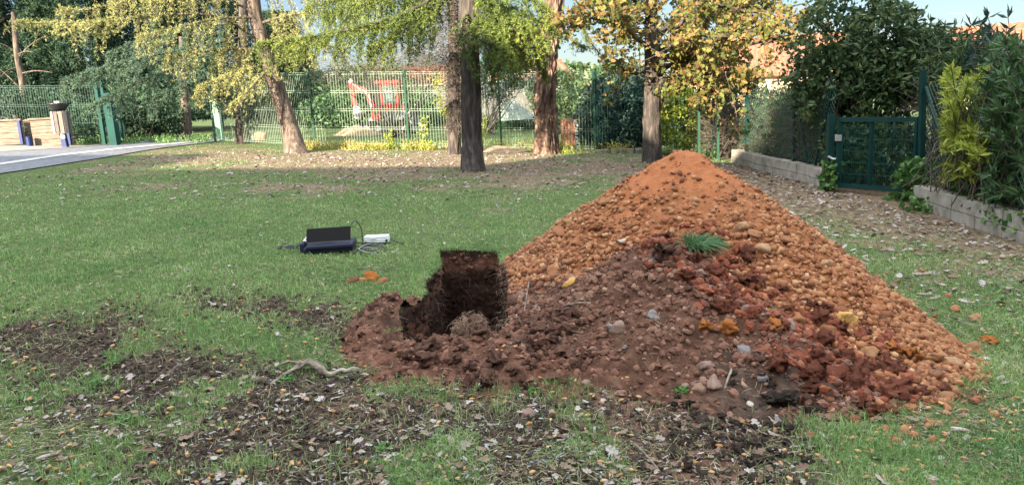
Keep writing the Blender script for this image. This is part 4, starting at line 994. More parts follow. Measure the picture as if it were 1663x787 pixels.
br = [
 BR([A_(428, 70, 17.8), A_(340, 25, 17.2), A_(200, 32, 16.6), A_(110, 38, 16.3), A_(30, 36, 16.2)], L0=.85, nsub=40, hang=.3, droop=.25, start=.35),
 BR([A_(415, 20, 17.8), A_(330, -10, 17.6), A_(230, -5, 17.3), A_(150, 14, 17.1), A_(95, 15, 17)], hang=.7),
 BR([A_(415, 0, 17.8), A_(330, -30, 17.0), A_(250, -20, 16.5), A_(180, 0, 16.2)], hang=.8, L0=.8),
 BR([A_(420, 30, 17.8), A_(360, 30, 17.2), A_(290, 45, 16.7), A_(225, 60, 16.4)], hang=.8, L0=.8, nsub=28),
 BR([A_(430, 80, 17.8), A_(380, 80, 17.5), A_(320, 85, 17), A_(270, 95, 16.8)], hang=.7, L0=.7, nsub=26),
 BR([A_(436, 105, 17.8), A_(390, 115, 17.3), A_(350, 130, 17), A_(320, 145, 16.8)], hang=.6, L0=.7, nsub=24),
 BR([A_(418, 40, 17.8), A_(470, 25, 17.5), A_(530, 20, 17.2), A_(590, 30, 17)], hang=.6, L0=1.0),
 BR([A_(425, 60, 17.8), A_(465, 60, 18.2), A_(520, 70, 18.4), A_(560, 85, 18.6)], hang=.5, L0=.8),
 BR([A_(410, 0, 17.8), A_(470, -20, 18.2), A_(540, -10, 18.4), A_(600, 10, 18.6)], hang=.6, L0=1.1),
 BR([A_(408, -40, 17.8), A_(330, -70, 17.4), A_(240, -60, 17.2), A_(150, -40, 17)], hang=.8, L0=1.3),
 BR([A_(408, -60, 17.8), A_(480, -80, 17.4), A_(570, -60, 17.2), A_(640, -30, 17)], hang=.8, L0=1.3),
 BR([A_(438, 110, 17.8), A_(420, 130, 17.2), A_(395, 155, 16.8), A_(375, 170, 16.6)], hang=.3, L0=.5, nsub=16),
]
t, n_ = conifer('leaning_cedar', base, 'leaning cedar with a bare sloping trunk and sunlit yellow green drooping needles', 'tree', trk, [.27, .21, .19, .175, .165, .155, .14, .12], barkM, cedarY, br, size=.08, seed=3, rep=2); print('cedar', n_)
# low blue green cedar sweeping over the fence at the left
b2 = [
 BR([A_(395, 60, 21), A_(330, 75, 20), A_(250, 90, 19.2), A_(170, 110, 18.6), A_(105, 128, 18.2)], hang=.4, L0=1.1, nsub=40, droop=.3),
 BR([A_(395, 100, 21), A_(330, 100, 20.4), A_(260, 120, 19.8), A_(190, 150, 19.4), A_(145, 175, 19.2)], hang=.5, L0=1.0),
 BR([A_(395, 110, 21), A_(350, 120, 20), A_(300, 140, 19.4), A_(240, 160, 19)], hang=.6, L0=.9),
 BR([A_(395, 120, 21), A_(370, 130, 20.2), A_(340, 140, 19.7), A_(310, 160, 19.4)], hang=.5, L0=.8),
 BR([A_(395, 40, 21), A_(320, 40, 21), A_(240, 60, 21), A_(170, 90, 21)], hang=.7, L0=1.3)]
bs = at(392, 222, 21.); bs[2] = gzf(bs)
t, n_ = conifer('drooping_cedar', bs, 'blue green cedar whose low branches sweep down over the open gate', 'tree', [bs+[0, 0, -.1], A_(393, 150, 21), A_(395, 80, 21), A_(396, 0, 21), A_(396, -80, 21)], [.2, .17, .15, .13, .1], darkBarkM, blueCedM, b2, size=.095, seed=5)
# dark straight trunk in the middle with branches both ways
base = G(768, 279)
trk = [base+[0, 0, -.1], A_(766, 230, 13.4), A_(765, 160, 13.4), A_(763, 90, 13.4), A_(762, 20, 13.4), A_(760, -60, 13.4), A_(758, -160, 13.4)]
br = [
 BR([A_(762, -40, 13.4), A_(700, 20, 13.6), A_(620, 45, 13.9), A_(540, 55, 14.1), A_(470, 80, 14.2)], L0=.7, nsub=40, hang=.5, droop=.3, start=.2),
 BR([A_(762, -90, 13.4), A_(690, -40, 14.2), A_(600, -10, 14.6), A_(500, 10, 15)], L0=.9, nsub=44, hang=.7),
 BR([A_(764, 20, 13.4), A_(800, 30, 13.0), A_(830, 55, 12.9), A_(860, 90, 12.9)], L0=.6, hang=.5, nsub=44),
 BR([A_(762, -60, 13.4), A_(690, 5, 13.0), A_(600, 40, 12.8), A_(500, 62, 12.7), A_(420, 72, 12.7)], L0=.75, nsub=46, hang=.45, droop=.3, r0=.045, start=.2),
 BR([A_(762, -80, 13.4), A_(690, -30, 13.6), A_(610, 0, 13.8), A_(530, 20, 14)], L0=.9, hang=.7, nsub=40),
 BR([A_(762, -50, 13.4), A_(700, 10, 13.8), A_(650, 50, 14), A_(600, 80, 14.2)], L0=.7, hang=.6, nsub=30, start=.35),
 BR([A_(762, -100, 13.4), A_(680, -60, 13.2), A_(590, -30, 13.1), A_(500, -5, 13)], L0=.9, hang=.8),
 BR([A_(764, -20, 13.4), A_(800, 10, 13.0), A_(840, 35, 12.8), A_(880, 60, 12.7)], L0=.8, hang=.5, nsub=50, droop=.3),
 BR([A_(764, 0, 13.4), A_(800, 5, 13.3), A_(850, 20, 13.2), A_(900, 50, 13.2)], L0=.6, hang=.6, nsub=32),
 BR([A_(764, 10, 13.4), A_(795, 35, 12.7), A_(820, 70, 12.4), A_(835, 110, 12.3)], L0=.6, hang=.5, nsub=44),
 BR([A_(764, 30, 13.4), A_(790, 40, 12.9), A_(805, 80, 12.6), A_(800, 115, 12.5)], L0=.6, hang=.6, nsub=44),
 BR([A_(764, 5, 13.4), A_(830, 30, 13.6), A_(865, 60, 13.7), A_(885, 105, 13.7)], L0=.65, hang=.6, nsub=44),
 BR([A_(764, -30, 13.4), A_(800, -15, 12.8), A_(850, -5, 12.6), A_(890, 15, 12.6)], L0=.6, hang=.7, nsub=30),
 BR([A_(764, 20, 13.4), A_(750, 40, 12.9), A_(755, 80, 12.7), A_(775, 120, 12.7)], L0=.3, hang=.6, nsub=14),
]
t, n_ = conifer('deodar_tree', base, 'dark straight trunked conifer in mid lawn with green gold sprays beside it', 'tree', trk, [.215, .19, .19, .185, .18, .17, .16], darkBarkM, cedarD, br, size=.075, ridge=.03, seed=8, trunk_n=64); print('deodar', n_)
# pine with furrowed bark
base = G(889, 249)
trk = [base+[0, 0, -.1], A_(886, 200, 17.5), A_(885, 150, 17.5), A_(888, 100, 17.5), A_(893, 50, 17.5), A_(900, 0, 17.5), A_(905, -80, 17.5)]
t, n_ = conifer('pine_tree', base, 'thick pine trunk with deeply furrowed red brown bark near the fence', 'tree', trk, [.33, .29, .28, .27, .25, .24, .22], pineBarkM, cedarD,
 [BR([A_(900, 30, 17.5), A_(940, 40, 17.3), A_(960, 70, 17.2), A_(985, 100, 17.2)], L0=.35, nsub=14, hang=.4, start=.4), BR([A_(902, 0, 17.5), A_(860, -20, 17.5), A_(820, -10, 17.4), A_(790, 20, 17.4)], L0=.7, nsub=20, hang=.5),
  BR([A_(897, 20, 17.5), A_(925, 60, 17.0), A_(935, 70, 16.8), A_(950, 76, 16.7)], L0=.3, nsub=10, hang=.4, start=.5)], size=.07, ridge=.09, seed=9, trunk_n=110)
def blob_pts(n, cs, rng, noise=.0, ns=.5, shell=.55):
    """cs: list of (x,y,z,rx,ry,rz); more leaves near the outside"""
    cs = np.array(cs, float); v = (cs[:, 3]*cs[:, 4]*cs[:, 5]); k = rng.choice(len(cs), n, p=v/v.sum()); d = rng.normal(size=(n, 3)); d /= np.linalg.norm(d, axis=1)[:, None]
    r = (shell+(1-shell)*rng.random(n)**.6)*(1+.25*fbm(d[:, 0]+k, d[:, 1], d[:, 2], .5, 2)); P = cs[k, :3]+d*r[:, None]*cs[k, 3:]
    if noise: 
        g = fbm(P[:, 0], P[:, 1], P[:, 2], ns, 3); P = P[g > -.35+noise]
    return P
def leafmass(name, P, tm, size, m, parent=None, tilt=None, rng=RNG, var=.5):
    mb = MB().add(*inst(tm[0], tm[1], rotmats(len(P), rng, tilt), size*rng.uniform(1-var, 1+var, len(P)), P)); return mb.build(name, m, parent)
def bush(name, base, label, cat, cs, n, tm, size, m, noise=.15, ns=.5, tw=14, group=None, seed=1, shell=.5, barkm=None, tr=.03):
    rng = np.random.default_rng(seed); t = empty(name, base, label, cat, group); base = np.array(base, float)
    P = blob_pts(n, cs, rng, noise, ns, shell); leafmass('crown', P, tm, size, m, t, rng=rng)
    mb = MB()
    for i in range(tw):
        q = P[rng.integers(len(P))]; b = base+[rng.normal()*.15, rng.normal()*.15, 0]; mid = b*.5+q*.5+rng.normal(size=3)*.12; mb.tube(spline([b, mid, q], 10), np.linspace(tr, .006, 10), 5, cap=False)
    mb.build('stems', barkm or twigM, t, True); return t
# oak with autumn leaves
base = G(1058, 264)
oak = empty('oak_tree', base, 'oak with a dark trunk and autumn gold and brown leaves behind the heap', 'tree')
Yo = 15.2
trunk_mesh('trunk', [base+[0, 0, -.15], A_(1058, 210, Yo), A_(1059, 160, Yo), A_(1061, 120, Yo), A_(1060, 80, Yo), A_(1058, 30, Yo), A_(1060, -60, Yo)], [.21, .185, .18, .19, .17, .13, .1], darkBarkM, oak, ridge=.025, n=56)
LB = MB(); ends = []
limbP = [
 [(1060, 125, Yo), (1100, 100, 15.0), (1160, 85, 14.7), (1230, 70, 14.4), (1290, 55, 14.2)], [(1060, 140, Yo), (1110, 120, 14.8), (1170, 120, 14.3), (1225, 128, 14.0)],
 [(1058, 90, Yo), (1110, 50, 15.3), (1180, 20, 15.4), (1260, 0, 15.4)], [(1056, 110, Yo), (1035, 118, 15.0), (1015, 115, 14.9), (1005, 98, 14.8)],
 [(1058, 60, Yo), (1010, 40, 15.0), (960, 30, 14.8), (915, 42, 14.7)], [(1058, 50, Yo), (1020, 10, 15.2), (980, -10, 15.3), (930, -5, 15.3)],
 [(1062, 100, Yo), (1090, 60, 14.6), (1120, 20, 14.2), (1150, -20, 14)], [(1060, 20, Yo), (1110, -20, 15.5), (1180, -40, 15.7), (1260, -50, 15.8)], [(1062, 100, Yo), (1130, 75, 14.8), (1220, 50, 14.4), (1320, 30, 14.2)], [(1060, 60, Yo), (1140, 10, 15), (1230, 20, 15), (1310, 5, 15)], [(1060, 30, Yo), (1030, 0, 14.6), (1000, -15, 14.4), (950, 0, 14.2)],
 [(1062, 110, Yo), (1085, 80, 14.3), (1120, 60, 13.6), (1170, 60, 13.2)], [(1060, 80, Yo), (1030, 60, 14.4), (1010, 40, 13.9), (1000, 10, 13.6)],
 [(1062, 70, Yo), (1100, 30, 16), (1150, 10, 16.6), (1210, 10, 17)], [(1060, 115, Yo), (1110, 100, 15.9), (1150, 95, 16.3), (1180, 100, 16.4)],
 [(1060, 128, Yo), (1130, 130, 14.6), (1180, 138, 14.4)]]
rng = np.random.default_rng(21); pts_l = []
for P in limbP:
    Q = spline([A_(*p) for p in P], 30); LB.tube(Q, np.linspace(.055, .012, 30), 7, cap=False)
    for j in range(26):
        i = int(rng.uniform(6, 30)); p = Q[i if i < 30 else 29]; d = rng.normal(size=3); d[2] = d[2]*.7+.05; d /= np.linalg.norm(d); L = rng.uniform(.25, .85)
        q = p+d*L+[0, 0, -.1*L]; mid = (p+q)/2+rng.normal(size=3)*.05; LB.tube(spline([p, mid, q], 6), np.linspace(.012, .004, 6), 4, cap=False)
        c = int(12+L*46); u = rng.random(c)**.6; pts_l.append(p+(q-p)*u[:, None]+rng.normal(size=(c, 3))*.075)
Q = spline([A_(1178, 120, 13.4), A_(1190, 160, 13.0), A_(1197, 195, 12.8), A_(1196, 225, 12.7)], 20); LB.tube(Q, .008, 5, cap=False)
pts_l.append(Q[rng.integers(6, 20, 60)]+rng.normal(size=(60, 3))*.10)
LB.build('limbs', darkBarkM, oak, True)
P = np.vstack(pts_l); px_, py_ = proj(P); keep = ~((px_ < 1052) & (py_ > 70) & (rng.random(len(P)) < .6)); P = P[keep]; px_, py_ = proj(P); P = P[~((px_ > 1030) & (px_ < 1090) & (py_ > 20) & (P[:, 1] < Yo) & (rng.random(len(P)) < .75))]; print('oak', len(P))
OAKL = (leaf_shape(3)[0]*np.array([1, 1, 1.2]), leaf_shape(3)[1])
leafmass('crown', P, OAKL, .085, oakLeafM, oak, rng=rng)
# ivy and twig smothered trunk behind the dark tree
bt = at(738, 262, 17.2); bt[2] = gzf(bt); tt_ = empty('twig_covered_tree', bt, 'old trunk smothered in grey brown twigs behind the dark straight tree', 'tree')
trunk_mesh('trunk', [bt+[0, 0, -.1], A_(738, 160, 17.2), A_(737, 80, 17.2), A_(736, 0, 17.2), A_(735, -90, 17.2)], [.16, .14, .13, .12, .1], darkBarkM, tt_, ridge=.03)
def tp(n):
    v = RNG.random(n); c = np.array([A_(738-3*u, 215-330*u, 17.2) for u in v]); return c+RNG.normal(size=(n, 3))*np.array([.24, .2, .05])*(.3+1.2*sstep(.25, .5, v))[:, None]
V, Q = fibre_mb(9000, tp, .22, .005, .25); obj('twigs', mesh_np('twigs', V, [Q]), twigM, tt_)
leafmass('ivy', tp(2600), LEAF4, .06, deadM if False else twigM, tt_)
# drifting bare twigs against the sky between the conifers
def tree_twigs(name, cs, n, label, base, m=twigM, L=.35, wd=.005, seed=3):
    rng = np.random.default_rng(seed); t = empty(name, base, label, 'shrub'); f = lambda k: blob_pts(int(k), cs, rng, 0, .5, .2)
    V, Q = fibre_mb(n, f, L, wd, .1, rng, up=.3); obj('twigs', mesh_np('twigs', V, [Q]), m, t); mb = MB()
    P = f(24); base = np.array(base, float)
    for q in P: mb.tube(spline([base+rng.normal(size=3)*[.25, .25, 0], (base+q)/2+rng.normal(size=3)*.15, q], 8), np.linspace(.03, .006, 8), 5, cap=False)
    mb.build('stems', darkBarkM, t, True); return t
def ground_at(px, Y, py=240): p = at(px, py, Y); p[2] = gzf(p); return p
def E_(px, py, Y, rx, ry, rz): return (*at(px, py, Y), rx, ry, rz)
tree_twigs('bare_shrub', [E_(700, 120, 24, 1.3, 1, .7), E_(640, 110, 24, 1.4, 1, .8), E_(690, 90, 24, .8, .8, 1.0), E_(560, 120, 24, 1.2, 1, .6)], 5200, 'grey brown leafless shrubs behind the red digger', ground_at(650, 24), seed=5)
# dark conifers at the left
def dark_conifer(px, Y, rad, top, label, seed, m=darkConM, n=15000, lowz=.4, size=.17):
    rng = np.random.default_rng(seed); b = ground_at(px, Y); t = empty('dark_conifer', b, label, 'tree', None)
    trunk_mesh('trunk', [b+[0, 0, -.2], b+[.05, 0, 2], b+[0, .05, top*.9]], [.2, .17, .05], darkBarkM, t, ridge=.02, n=20, seg=20)
    z = lowz+(top-lowz)*rng.random(n)**1.1; a = rng.random(n)*6.283; R = rad*(1-.65*((z-lowz)/(top-lowz))**1.5)*(.82+.35*n3(np.cos(a)*2.2+seed, np.sin(a)*2.2, z*1.1)+.12*n3(np.cos(a)*6, np.sin(a)*6, z*3)); r = R*rng.uniform(.72, 1.03, n)
    P = np.c_[b[0]+r*np.cos(a), b[1]+r*np.sin(a), b[2]+z]; mb = MB(); w_ = rng.integers(0, 3, n)
    for k in range(3):
        s = w_ == k; mb.add(*inst(NEED[k][0]*[1.3, 1, 1], NEED[k][1], rotmats(s.sum(), rng), size*rng.uniform(.6, 1.2, s.sum()), P[s]))
    mb.build('crown', m, t)
dark_conifer(-60, 25, 2.6, 8, 'dark conifer at the far left edge behind the timber planters', 31, lowz=1.6)
dark_conifer(40, 29, 2.8, 10, 'dark conifer behind the far left fence, tall and dense', 32, lowz=1.5, n=20000)
dark_conifer(150, 26, 1.9, 9, 'dark green cypress with a rounded side behind the sunlit branch', 33, lowz=.3, n=20000)
dark_conifer(255, 28, 2.2, 9, 'dark conifer behind the drooping cedar, right of the cypress', 34, n=18000)
dark_conifer(360, 31, 2.4, 8.5, 'dark conifer behind the leaning trunk of the cedar', 35, n=16000)
dark_conifer(470, 36, 2.2, 5.2, 'dark conifer deep in the garden right of the leaning trunk', 36, n=12000)
rng = np.random.default_rng(4)
b = ground_at(38, 22.6); t = empty('bare_trunk_tree', b, 'thin bare trunk with dead side twigs behind the left fence', 'tree')
trunk_mesh('trunk', [b+[0, 0, -.2], A_(38, 150, 22.6), A_(28, 90, 22.6), A_(22, 20, 22.6)], [.12, .10, .085, .07], barkM, t, n=20, ridge=.01)
mb = MB()
for (x0, y0, x1, y1) in ((30, 110, 0, 125), (28, 95, 70, 60), (32, 120, 85, 118), (26, 85, -10, 70), (27, 90, 55, 85)): mb.tube(spline([A_(x0, y0, 22.6), A_((x0+x1)/2, (y0+y1)/2-4, 22.4), A_(x1, y1, 22.2)], 8), np.linspace(.025, .008, 8), 5)
mb.build('dead_branches', barkM, t, True)
b = ground_at(303, 22.8, 210); t = empty('bare_trunk_tree', b, 'short grey trunk in the dark gap beyond the open gate', 'tree'); trunk_mesh('trunk', [b+[0, 0, -.2], A_(302, 180, 22.8), A_(298, 130, 22.8), A_(296, 60, 22.8)], [.16, .14, .12, .1], barkM, t, n=24, ridge=.015)
bush('laurel_shrub', ground_at(245, 22.4, 215), 'dense dark laurel shrub beyond the open gate', 'shrub', [E_(225, 190, 22.5, .8, .7, .7), E_(265, 185, 22.8, .8, .7, .8), E_(215, 165, 23.5, .8, .7, .8), E_(270, 160, 23.5, .9, .7, .9)], 9000, LEAF4, .10, darkConM, 0, seed=41)
bush('laurel_shrub', ground_at(120, 22.2, 215), 'low dark shrub between the timber planters and the left fence', 'shrub', [E_(130, 195, 21.8, .7, .4, .55), E_(90, 175, 22.3, 1.2, .5, .6), E_(20, 170, 22, 1.2, .5, .6), E_(-70, 170, 22, 1.4, .5, 1.0), E_(-10, 130, 23.5, 1.2, .5, 1.2), E_(145, 215, 21.4, .4, .3, .35)], 9000, LEAF4, .09, darkConM, 0, seed=42)
# right-hand side greenery
bush('bluish_bush', ground_at(1010, 19.4), 'big blue green bush behind the dark fence left of the oak', 'bush', [E_(1000, 190, 19.4, 1.0, .8, 1.05), E_(1035, 170, 19.6, .9, .8, 1.1), E_(1005, 150, 19.8, .7, .7, .7), E_(985, 215, 19.2, .8, .7, .6)], 17000, LEAF4, .10, blueBushM, .05, seed=43)
bush('yellow_bush', ground_at(1105, 19.0), 'bright sunlit yellow green bush right behind the oak trunk', 'bush', [E_(1105, 195, 18.8, .75, .6, .9), E_(1090, 165, 19, .6, .6, .6), E_(1130, 215, 18.6, .6, .5, .5)], 9000, LEAF4, .09, yellowM, .1, seed=44)
bush('yellow_bush', ground_at(1130, 21.0), 'pale olive shrub beyond the two green posts', 'bush', [E_(1145, 170, 21, 1.0, .8, .9), E_(1190, 170, 20, 1.0, .8, .8), E_(1160, 210, 20, 1., .6, .7)], 8000, LEAF4, .09, laurelM, .15, seed=45)
tree_twigs('twiggy_hedge', [E_(1160, 210, 16.8, .6, .5, .8), E_(1200, 200, 16.2, .8, .5, .8)], 3600, 'tangled brownish hedge of bare twigs beyond the wall end', ground_at(1180, 16.6, 250), L=.3, wd=.004, seed=6)
for i, (px, Y, lab) in enumerate(((1235, 14.3, 'dark twiggy hedge behind the far wall, farthest clump'), (1275, 13.0, 'dark twiggy hedge behind the far wall, middle clump'), (1320, 11.8, 'dark twiggy hedge behind the far wall next to the gate'))):
    b = ground_at(px+30, Y, 270); t = tree_twigs('twiggy_hedge', [E_(px+16, 215, Y, .42, .45, .65), E_(px+32, 190, Y+.2, .42, .4, .6)], 3000, lab, b, m=twigM, L=.28, wd=.003, seed=50+i)
    rng = np.random.default_rng(60+i); leafmass('leaves', blob_pts(3800, [E_(px+22, 205, Y+.1, .45, .45, .75), E_(px+38, 180, Y+.2, .42, .4, .55)], rng, .0, .3, .3), LANCE, .10, darkLeafM, t, rng=rng)
bush('photinia_tree', ground_at(1400, 11.4, 290), 'tall glossy leaved tree rising above the green gate', 'tree',
 [E_(1390, 60, 11.3, 1.0, .7, .7), E_(1420, 110, 11.2, 1.0, .6, .65), E_(1350, 120, 11.5, .7, .6, .5), E_(1390, 160, 11.2, .9, .5, .5), E_(1440, 60, 11.4, .6, .6, .5), E_(1380, 15, 11.6, .6, .5, .45), E_(1330, 150, 11.8, .5, .5, .6), E_(1470, 130, 11.0, .45, .5, .6), E_(1430, 25, 11.8, .4, .4, .35)], 19000, LEAF4, .09, laurelM, .24, .30, tw=26, seed=46, shell=.35)
bush('photinia_tree', ground_at(1410, 10.9, 300), 'leafy green growth directly behind the wire of the gate', 'shrub', [E_(1385, 240, 11.0, .45, .3, .5), E_(1445, 245, 10.6, .45, .3, .5), E_(1415, 215, 11, .6, .3, .3)], 5500, LEAF4, .085, laurelM, .0, seed=47)
bush('privet_hedge', ground_at(1525, 10.2, 300), 'dark leafy shrub between the tall post and the yellow oleander', 'shrub', [E_(1525, 110, 10.8, .5, .5, .45), E_(1510, 70, 11.2, .35, .4, .3), E_(1560, 130, 10.2, .6, .5, .5), E_(1540, 90, 10.8, .5, .4, .4), E_(1600, 100, 10.3, .5, .5, .4)], 7000, LANCE, .13, laurelM, .12, seed=48)
tree_twigs('twiggy_shrub', [E_(1525, 190, 10.2, .4, .4, .6), E_(1535, 240, 10, .4, .4, .5)], 1500, 'greyish tangle of twigs behind the leaning brace', ground_at(1525, 10, 300), L=.3, wd=.004, seed=7)
def oleander(base, px0, px1, py0, py1, Y, n, m, label, seed, L=.16, k=16):
    rng = np.random.default_rng(seed); t = empty('oleander', base, label, 'shrub'); S = MB(); PP = []; RR = []; base = np.array(base, float)
    for i in range(n):
        q = at(rng.uniform(px0, px1), rng.uniform(py0, py1), Y+rng.normal()*.35); b = base+rng.normal(size=3)*[.25, .3, .0]; mid = b*.45+q*.55+rng.normal(size=3)*.06+[0, 0, .08]
        C_ = spline([b, mid, q], 12); S.tube(C_, np.linspace(.008, .004, 12), 5, cap=False); d = C_[-1]-C_[-3]; d /= np.linalg.norm(d)
        for j in range(k):
            u = rng.uniform(.72, 1.); p = C_[int(u*11)]; v = d*rng.uniform(.1, 1)+rng.normal(size=3)*.65; v /= np.linalg.norm(v); s = np.cross(v, rng.normal(size=3)); s /= np.linalg.norm(s); nn = np.cross(s, v)
            PP.append(p); RR.append(np.stack([s, v, nn], 1))
    S.build('stems', twigM, t, True); PP = np.array(PP)
    obj('crown', mesh_np('crown', *[(a, [b]) for a, b in [inst(LANCE[0]*[1.3, 1, 1], LANCE[1], np.array(RR), L*rng.uniform(.7, 1.2, len(PP)), PP)]][0]), m, t)
oleander((5.3, 8.3, .05), 1530, 1655, 105, 300, 8.4, 210, yellowM, 'sunlit yellow leaved oleander leaning over the wall', 71, L=.12, k=26)
oleander((5.25, 8.0, .05), 1560, 1620, 205, 290, 7.9, 40, yellowM, 'low sunlit oleander sprays in front of the chain link', 74, L=.12, k=24)
oleander(at(1680, 340, 7.4), 1600, 1760, 60, 330, 7.5, 330, darkLeafM, 'dense dark oleander hedge at the right edge', 72, L=.15, k=18)
oleander(at(1690, 300, 8.8), 1590, 1780, 40, 250, 9.2, 160, darkLeafM, 'darker oleander behind the hedge at the right edge', 75, L=.15, k=18)
oleander(at(1610, 300, 9.2), 1570, 1640, 15, 90, 9.3, 14, blueBushM, 'thin tall oleander shoots against the sky at the right', 73, L=.16, k=9)
def ivy(label, boxes, n, seed):
    rng = np.random.default_rng(seed); P = []
    for (px, py, Y, rx, ry, rz), k in zip(boxes, n): P.append(blob_pts(k, [E_(px, py, Y, rx, ry, rz)], rng, 0, .3, .2))
    P = np.vstack(P); V = np.array([(0, 0, 0), (.45, .25, .04), (.3, .8, .0), (0, 1, -.05), (-.3, .8, 0), (-.45, .25, .04)]); T = np.array([[0, 1, 2, 3], [0, 3, 4, 5]])
    t = empty('ivy', P.mean(0), label, 'plant'); leafmass('leaves', P, (V, T), .06, ivyM, t, rng=rng); mb = MB()
    for i in range(10): mb.tube(spline([P[rng.integers(len(P))] for _ in range(3)], 10), .004, 4, cap=False)
    mb.build('vines', twigM, t); return t
ivy('ivy trailing over the wall at the right end of the gate', [(1500, 290, 9.3, .35, .3, .28), (1530, 320, 8.9, .3, .25, .2), (1470, 325, 9.6, .3, .25, .10), (1520, 345, 8.6, .4, .35, .16)], [1100, 800, 400, 700], 81)
ivy('ivy hanging down the sunlit stretch of wall', [(1580, 320, 8.1, .2, .3, .2), (1610, 335, 7.6, .15, .4, .15), (1650, 360, 6.9, .1, .5, .12)], [420, 260, 160], 82)
ivy('ivy clump at the foot of the gate lock post', [(1345, 290, 10.5, .12, .2, .25), (1352, 270, 10.6, .12, .1, .2)], [260, 120], 83)
# garden beyond: far trees
bush('umbrella_pine', ground_at(915, 70, 180), 'round topped pines far behind the white house', 'tree', [E_(925, 128, 70, 3.5, 3, 1.4), E_(960, 138, 66, 3, 3, 1.4), E_(900, 140, 72, 4, 3, 1.6), E_(1000, 135, 62, 3.2, 3, 1.6)], 9000, LEAF4, .5, laurelM, 0, seed=91, shell=.4, tr=.15)
bush('hedge', ground_at(925, 27, 230), 'dark green shrubs behind the fence right of the pine', 'hedge', [E_(915, 190, 27, 1.0, .8, 1.0), E_(940, 175, 29, 1.1, .8, 1.1), E_(905, 150, 33, 1.4, .8, 1.2)], 9000, LEAF4, .14, laurelM, 0, seed=92)
bush('hedge', ground_at(985, 23, 230), 'green hedge left of the big bluish bush', 'hedge', [E_(965, 200, 23, .7, .6, .7), E_(975, 225, 22, .6, .5, .3)], 4000, LEAF4, .11, laurelM, 0, seed=93)
bush('dark_hedge', ground_at(500, 33, 200), 'dark hedge across the back of the garden, left part', 'hedge', [E_(440, 165, 33, 2.0, 1, 1.2), E_(500, 160, 33, 2.0, 1, 1.2), E_(560, 150, 34, 1.8, 1, 1.3), E_(620, 150, 35, 1.8, 1, 1.3), E_(600, 178, 31, 1.6, .8, 1.0), E_(660, 176, 31, 1.5, .8, 1.0), E_(540, 185, 31, 1.6, .8, .9)], 22000, LEAF4, .16, darkLeafM, 0, seed=94)
bush('dark_hedge', ground_at(750, 33, 200), 'dark low hedge in front of the grey garden wall', 'hedge', [E_(700, 208, 30, 1.3, .7, .55), E_(760, 208, 30, 1.4, .7, .55), E_(830, 212, 30, 1.6, .7, .55)], 12000, LEAF4, .12, darkLeafM, 0, seed=95)
bush('grey_shrub', ground_at(790, 26, 210), 'greyish leaved shrub between the dark tree and the pine', 'shrub', [E_(800, 130, 27, .9, .8, .9), E_(850, 120, 27, .8, .8, .6)], 3500, LANCE, .2, blueBushM, .2, seed=96)
# ================================================================== HOUSES AND GARDEN THINGS
def house(name, c, size, hw, hr, rz, wm, label, overh=.35, win=()):
    """gabled house, ridge along local x"""
    t = empty(name, c, label, 'house'); t.rotation_euler[2] = 0
    L, W2 = size; m = np.array(Matrix.Rotation(rz, 3, 'Z')); c = np.array(c, float); f = lambda P: np.array(P, float)@m.T+c
    V = [(-L/2, -W2/2, 0), (L/2, -W2/2, 0), (L/2, W2/2, 0), (-L/2, W2/2, 0), (-L/2, -W2/2, hw), (L/2, -W2/2, hw), (L/2, W2/2, hw), (-L/2, W2/2, hw), (-L/2, 0, hr-.06), (L/2, 0, hr-.06)]
    MB().add(f(V), [[0, 1, 5, 4], [2, 3, 7, 6], [1, 2, 6, 5], [3, 0, 4, 7]], [[5, 6, 9], [7, 4, 8]]).build('wall', wm, t)
    mb = MB(); o = overh; sl = (hr-hw)/(W2/2)
    for sg in (-1, 1):
        n = int(L/.28)
        for i in range(n):       # rows of curved tiles down the slope
            x0 = -L/2-o+(L+2*o)*i/n; x1 = x0+(L+2*o)/n; xs = np.linspace(x0, x1, 5); bz = .05*np.sin(np.linspace(0, np.pi, 5))
            ya, za = sg*(W2/2+o), hw-sl*o; V = [(x, ya, za+z+.04) for x, z in zip(xs, bz)]+[(x, 0, hr+z+.04) for x, z in zip(xs, bz)]+[(x, ya, za-.06) for x in xs]+[(x, 0, hr-.06) for x in xs]
            mb.add(f(V), [[k, k+1, k+6, k+5] for k in range(4)]+[[10+k, 15+k, 16+k, 11+k] for k in range(4)]+[[k, 10+k, 11+k, k+1] for k in range(4)])
    mb.tube(f([(-L/2-o, 0, hr+.03), (L/2+o, 0, hr+.03)]), .13, 8); mb.build('roof', tileM, t)
    for (x, z, w_, h_) in win:
        fr = MB().box((0, 0, 0), (w_+.14, .08, h_+.14)); fr.V[0] = f(fr.V[0]+np.array([x, -W2/2-.03, z])); fo = fr.build('window', whiteWall, t)
        pn = MB().box((0, 0, 0), (w_, .04, h_)); pn.V[0] = f(pn.V[0]+np.array([x, -W2/2-.07, z])); pn.build('pane', glassM, fo)
    return t
P = at(1265, 140, 44); house('house', (P[0], P[1]+3, -1.6), (9, 8), 3.45, 5.5, -.35, creamWall, 'house with a wide orange tiled roof behind the autumn oak', win=((-2, 1.6, 1, 1.2), (1.5, 1.6, 1, 1.2)))
P = at(965, 160, 58); house('house', (P[0]+1.6, P[1]+2, -2.2), (4.5, 5), 3.0, 4.0, -.5, whiteWall, 'small white house seen between the pine and the bluish bush', win=((0, 1.6, .8, 1),))
P = at(1690, 95, 38); zr = at(1650, 42, 40)[2]; house('house', (P[0], P[1]+2, -2.0), (5.5, 6), zr+2.0-1.4, zr+2.0, -.5, creamWall, 'house with an orange tiled roof at the right edge above the oleanders')
P = at(690, 130, 48); house('house', (P[0], P[1]+2, -1.2), (7, 6), 3.4, 4.5, .1, creamWall, 'house with a red roof behind the grey garden wall')
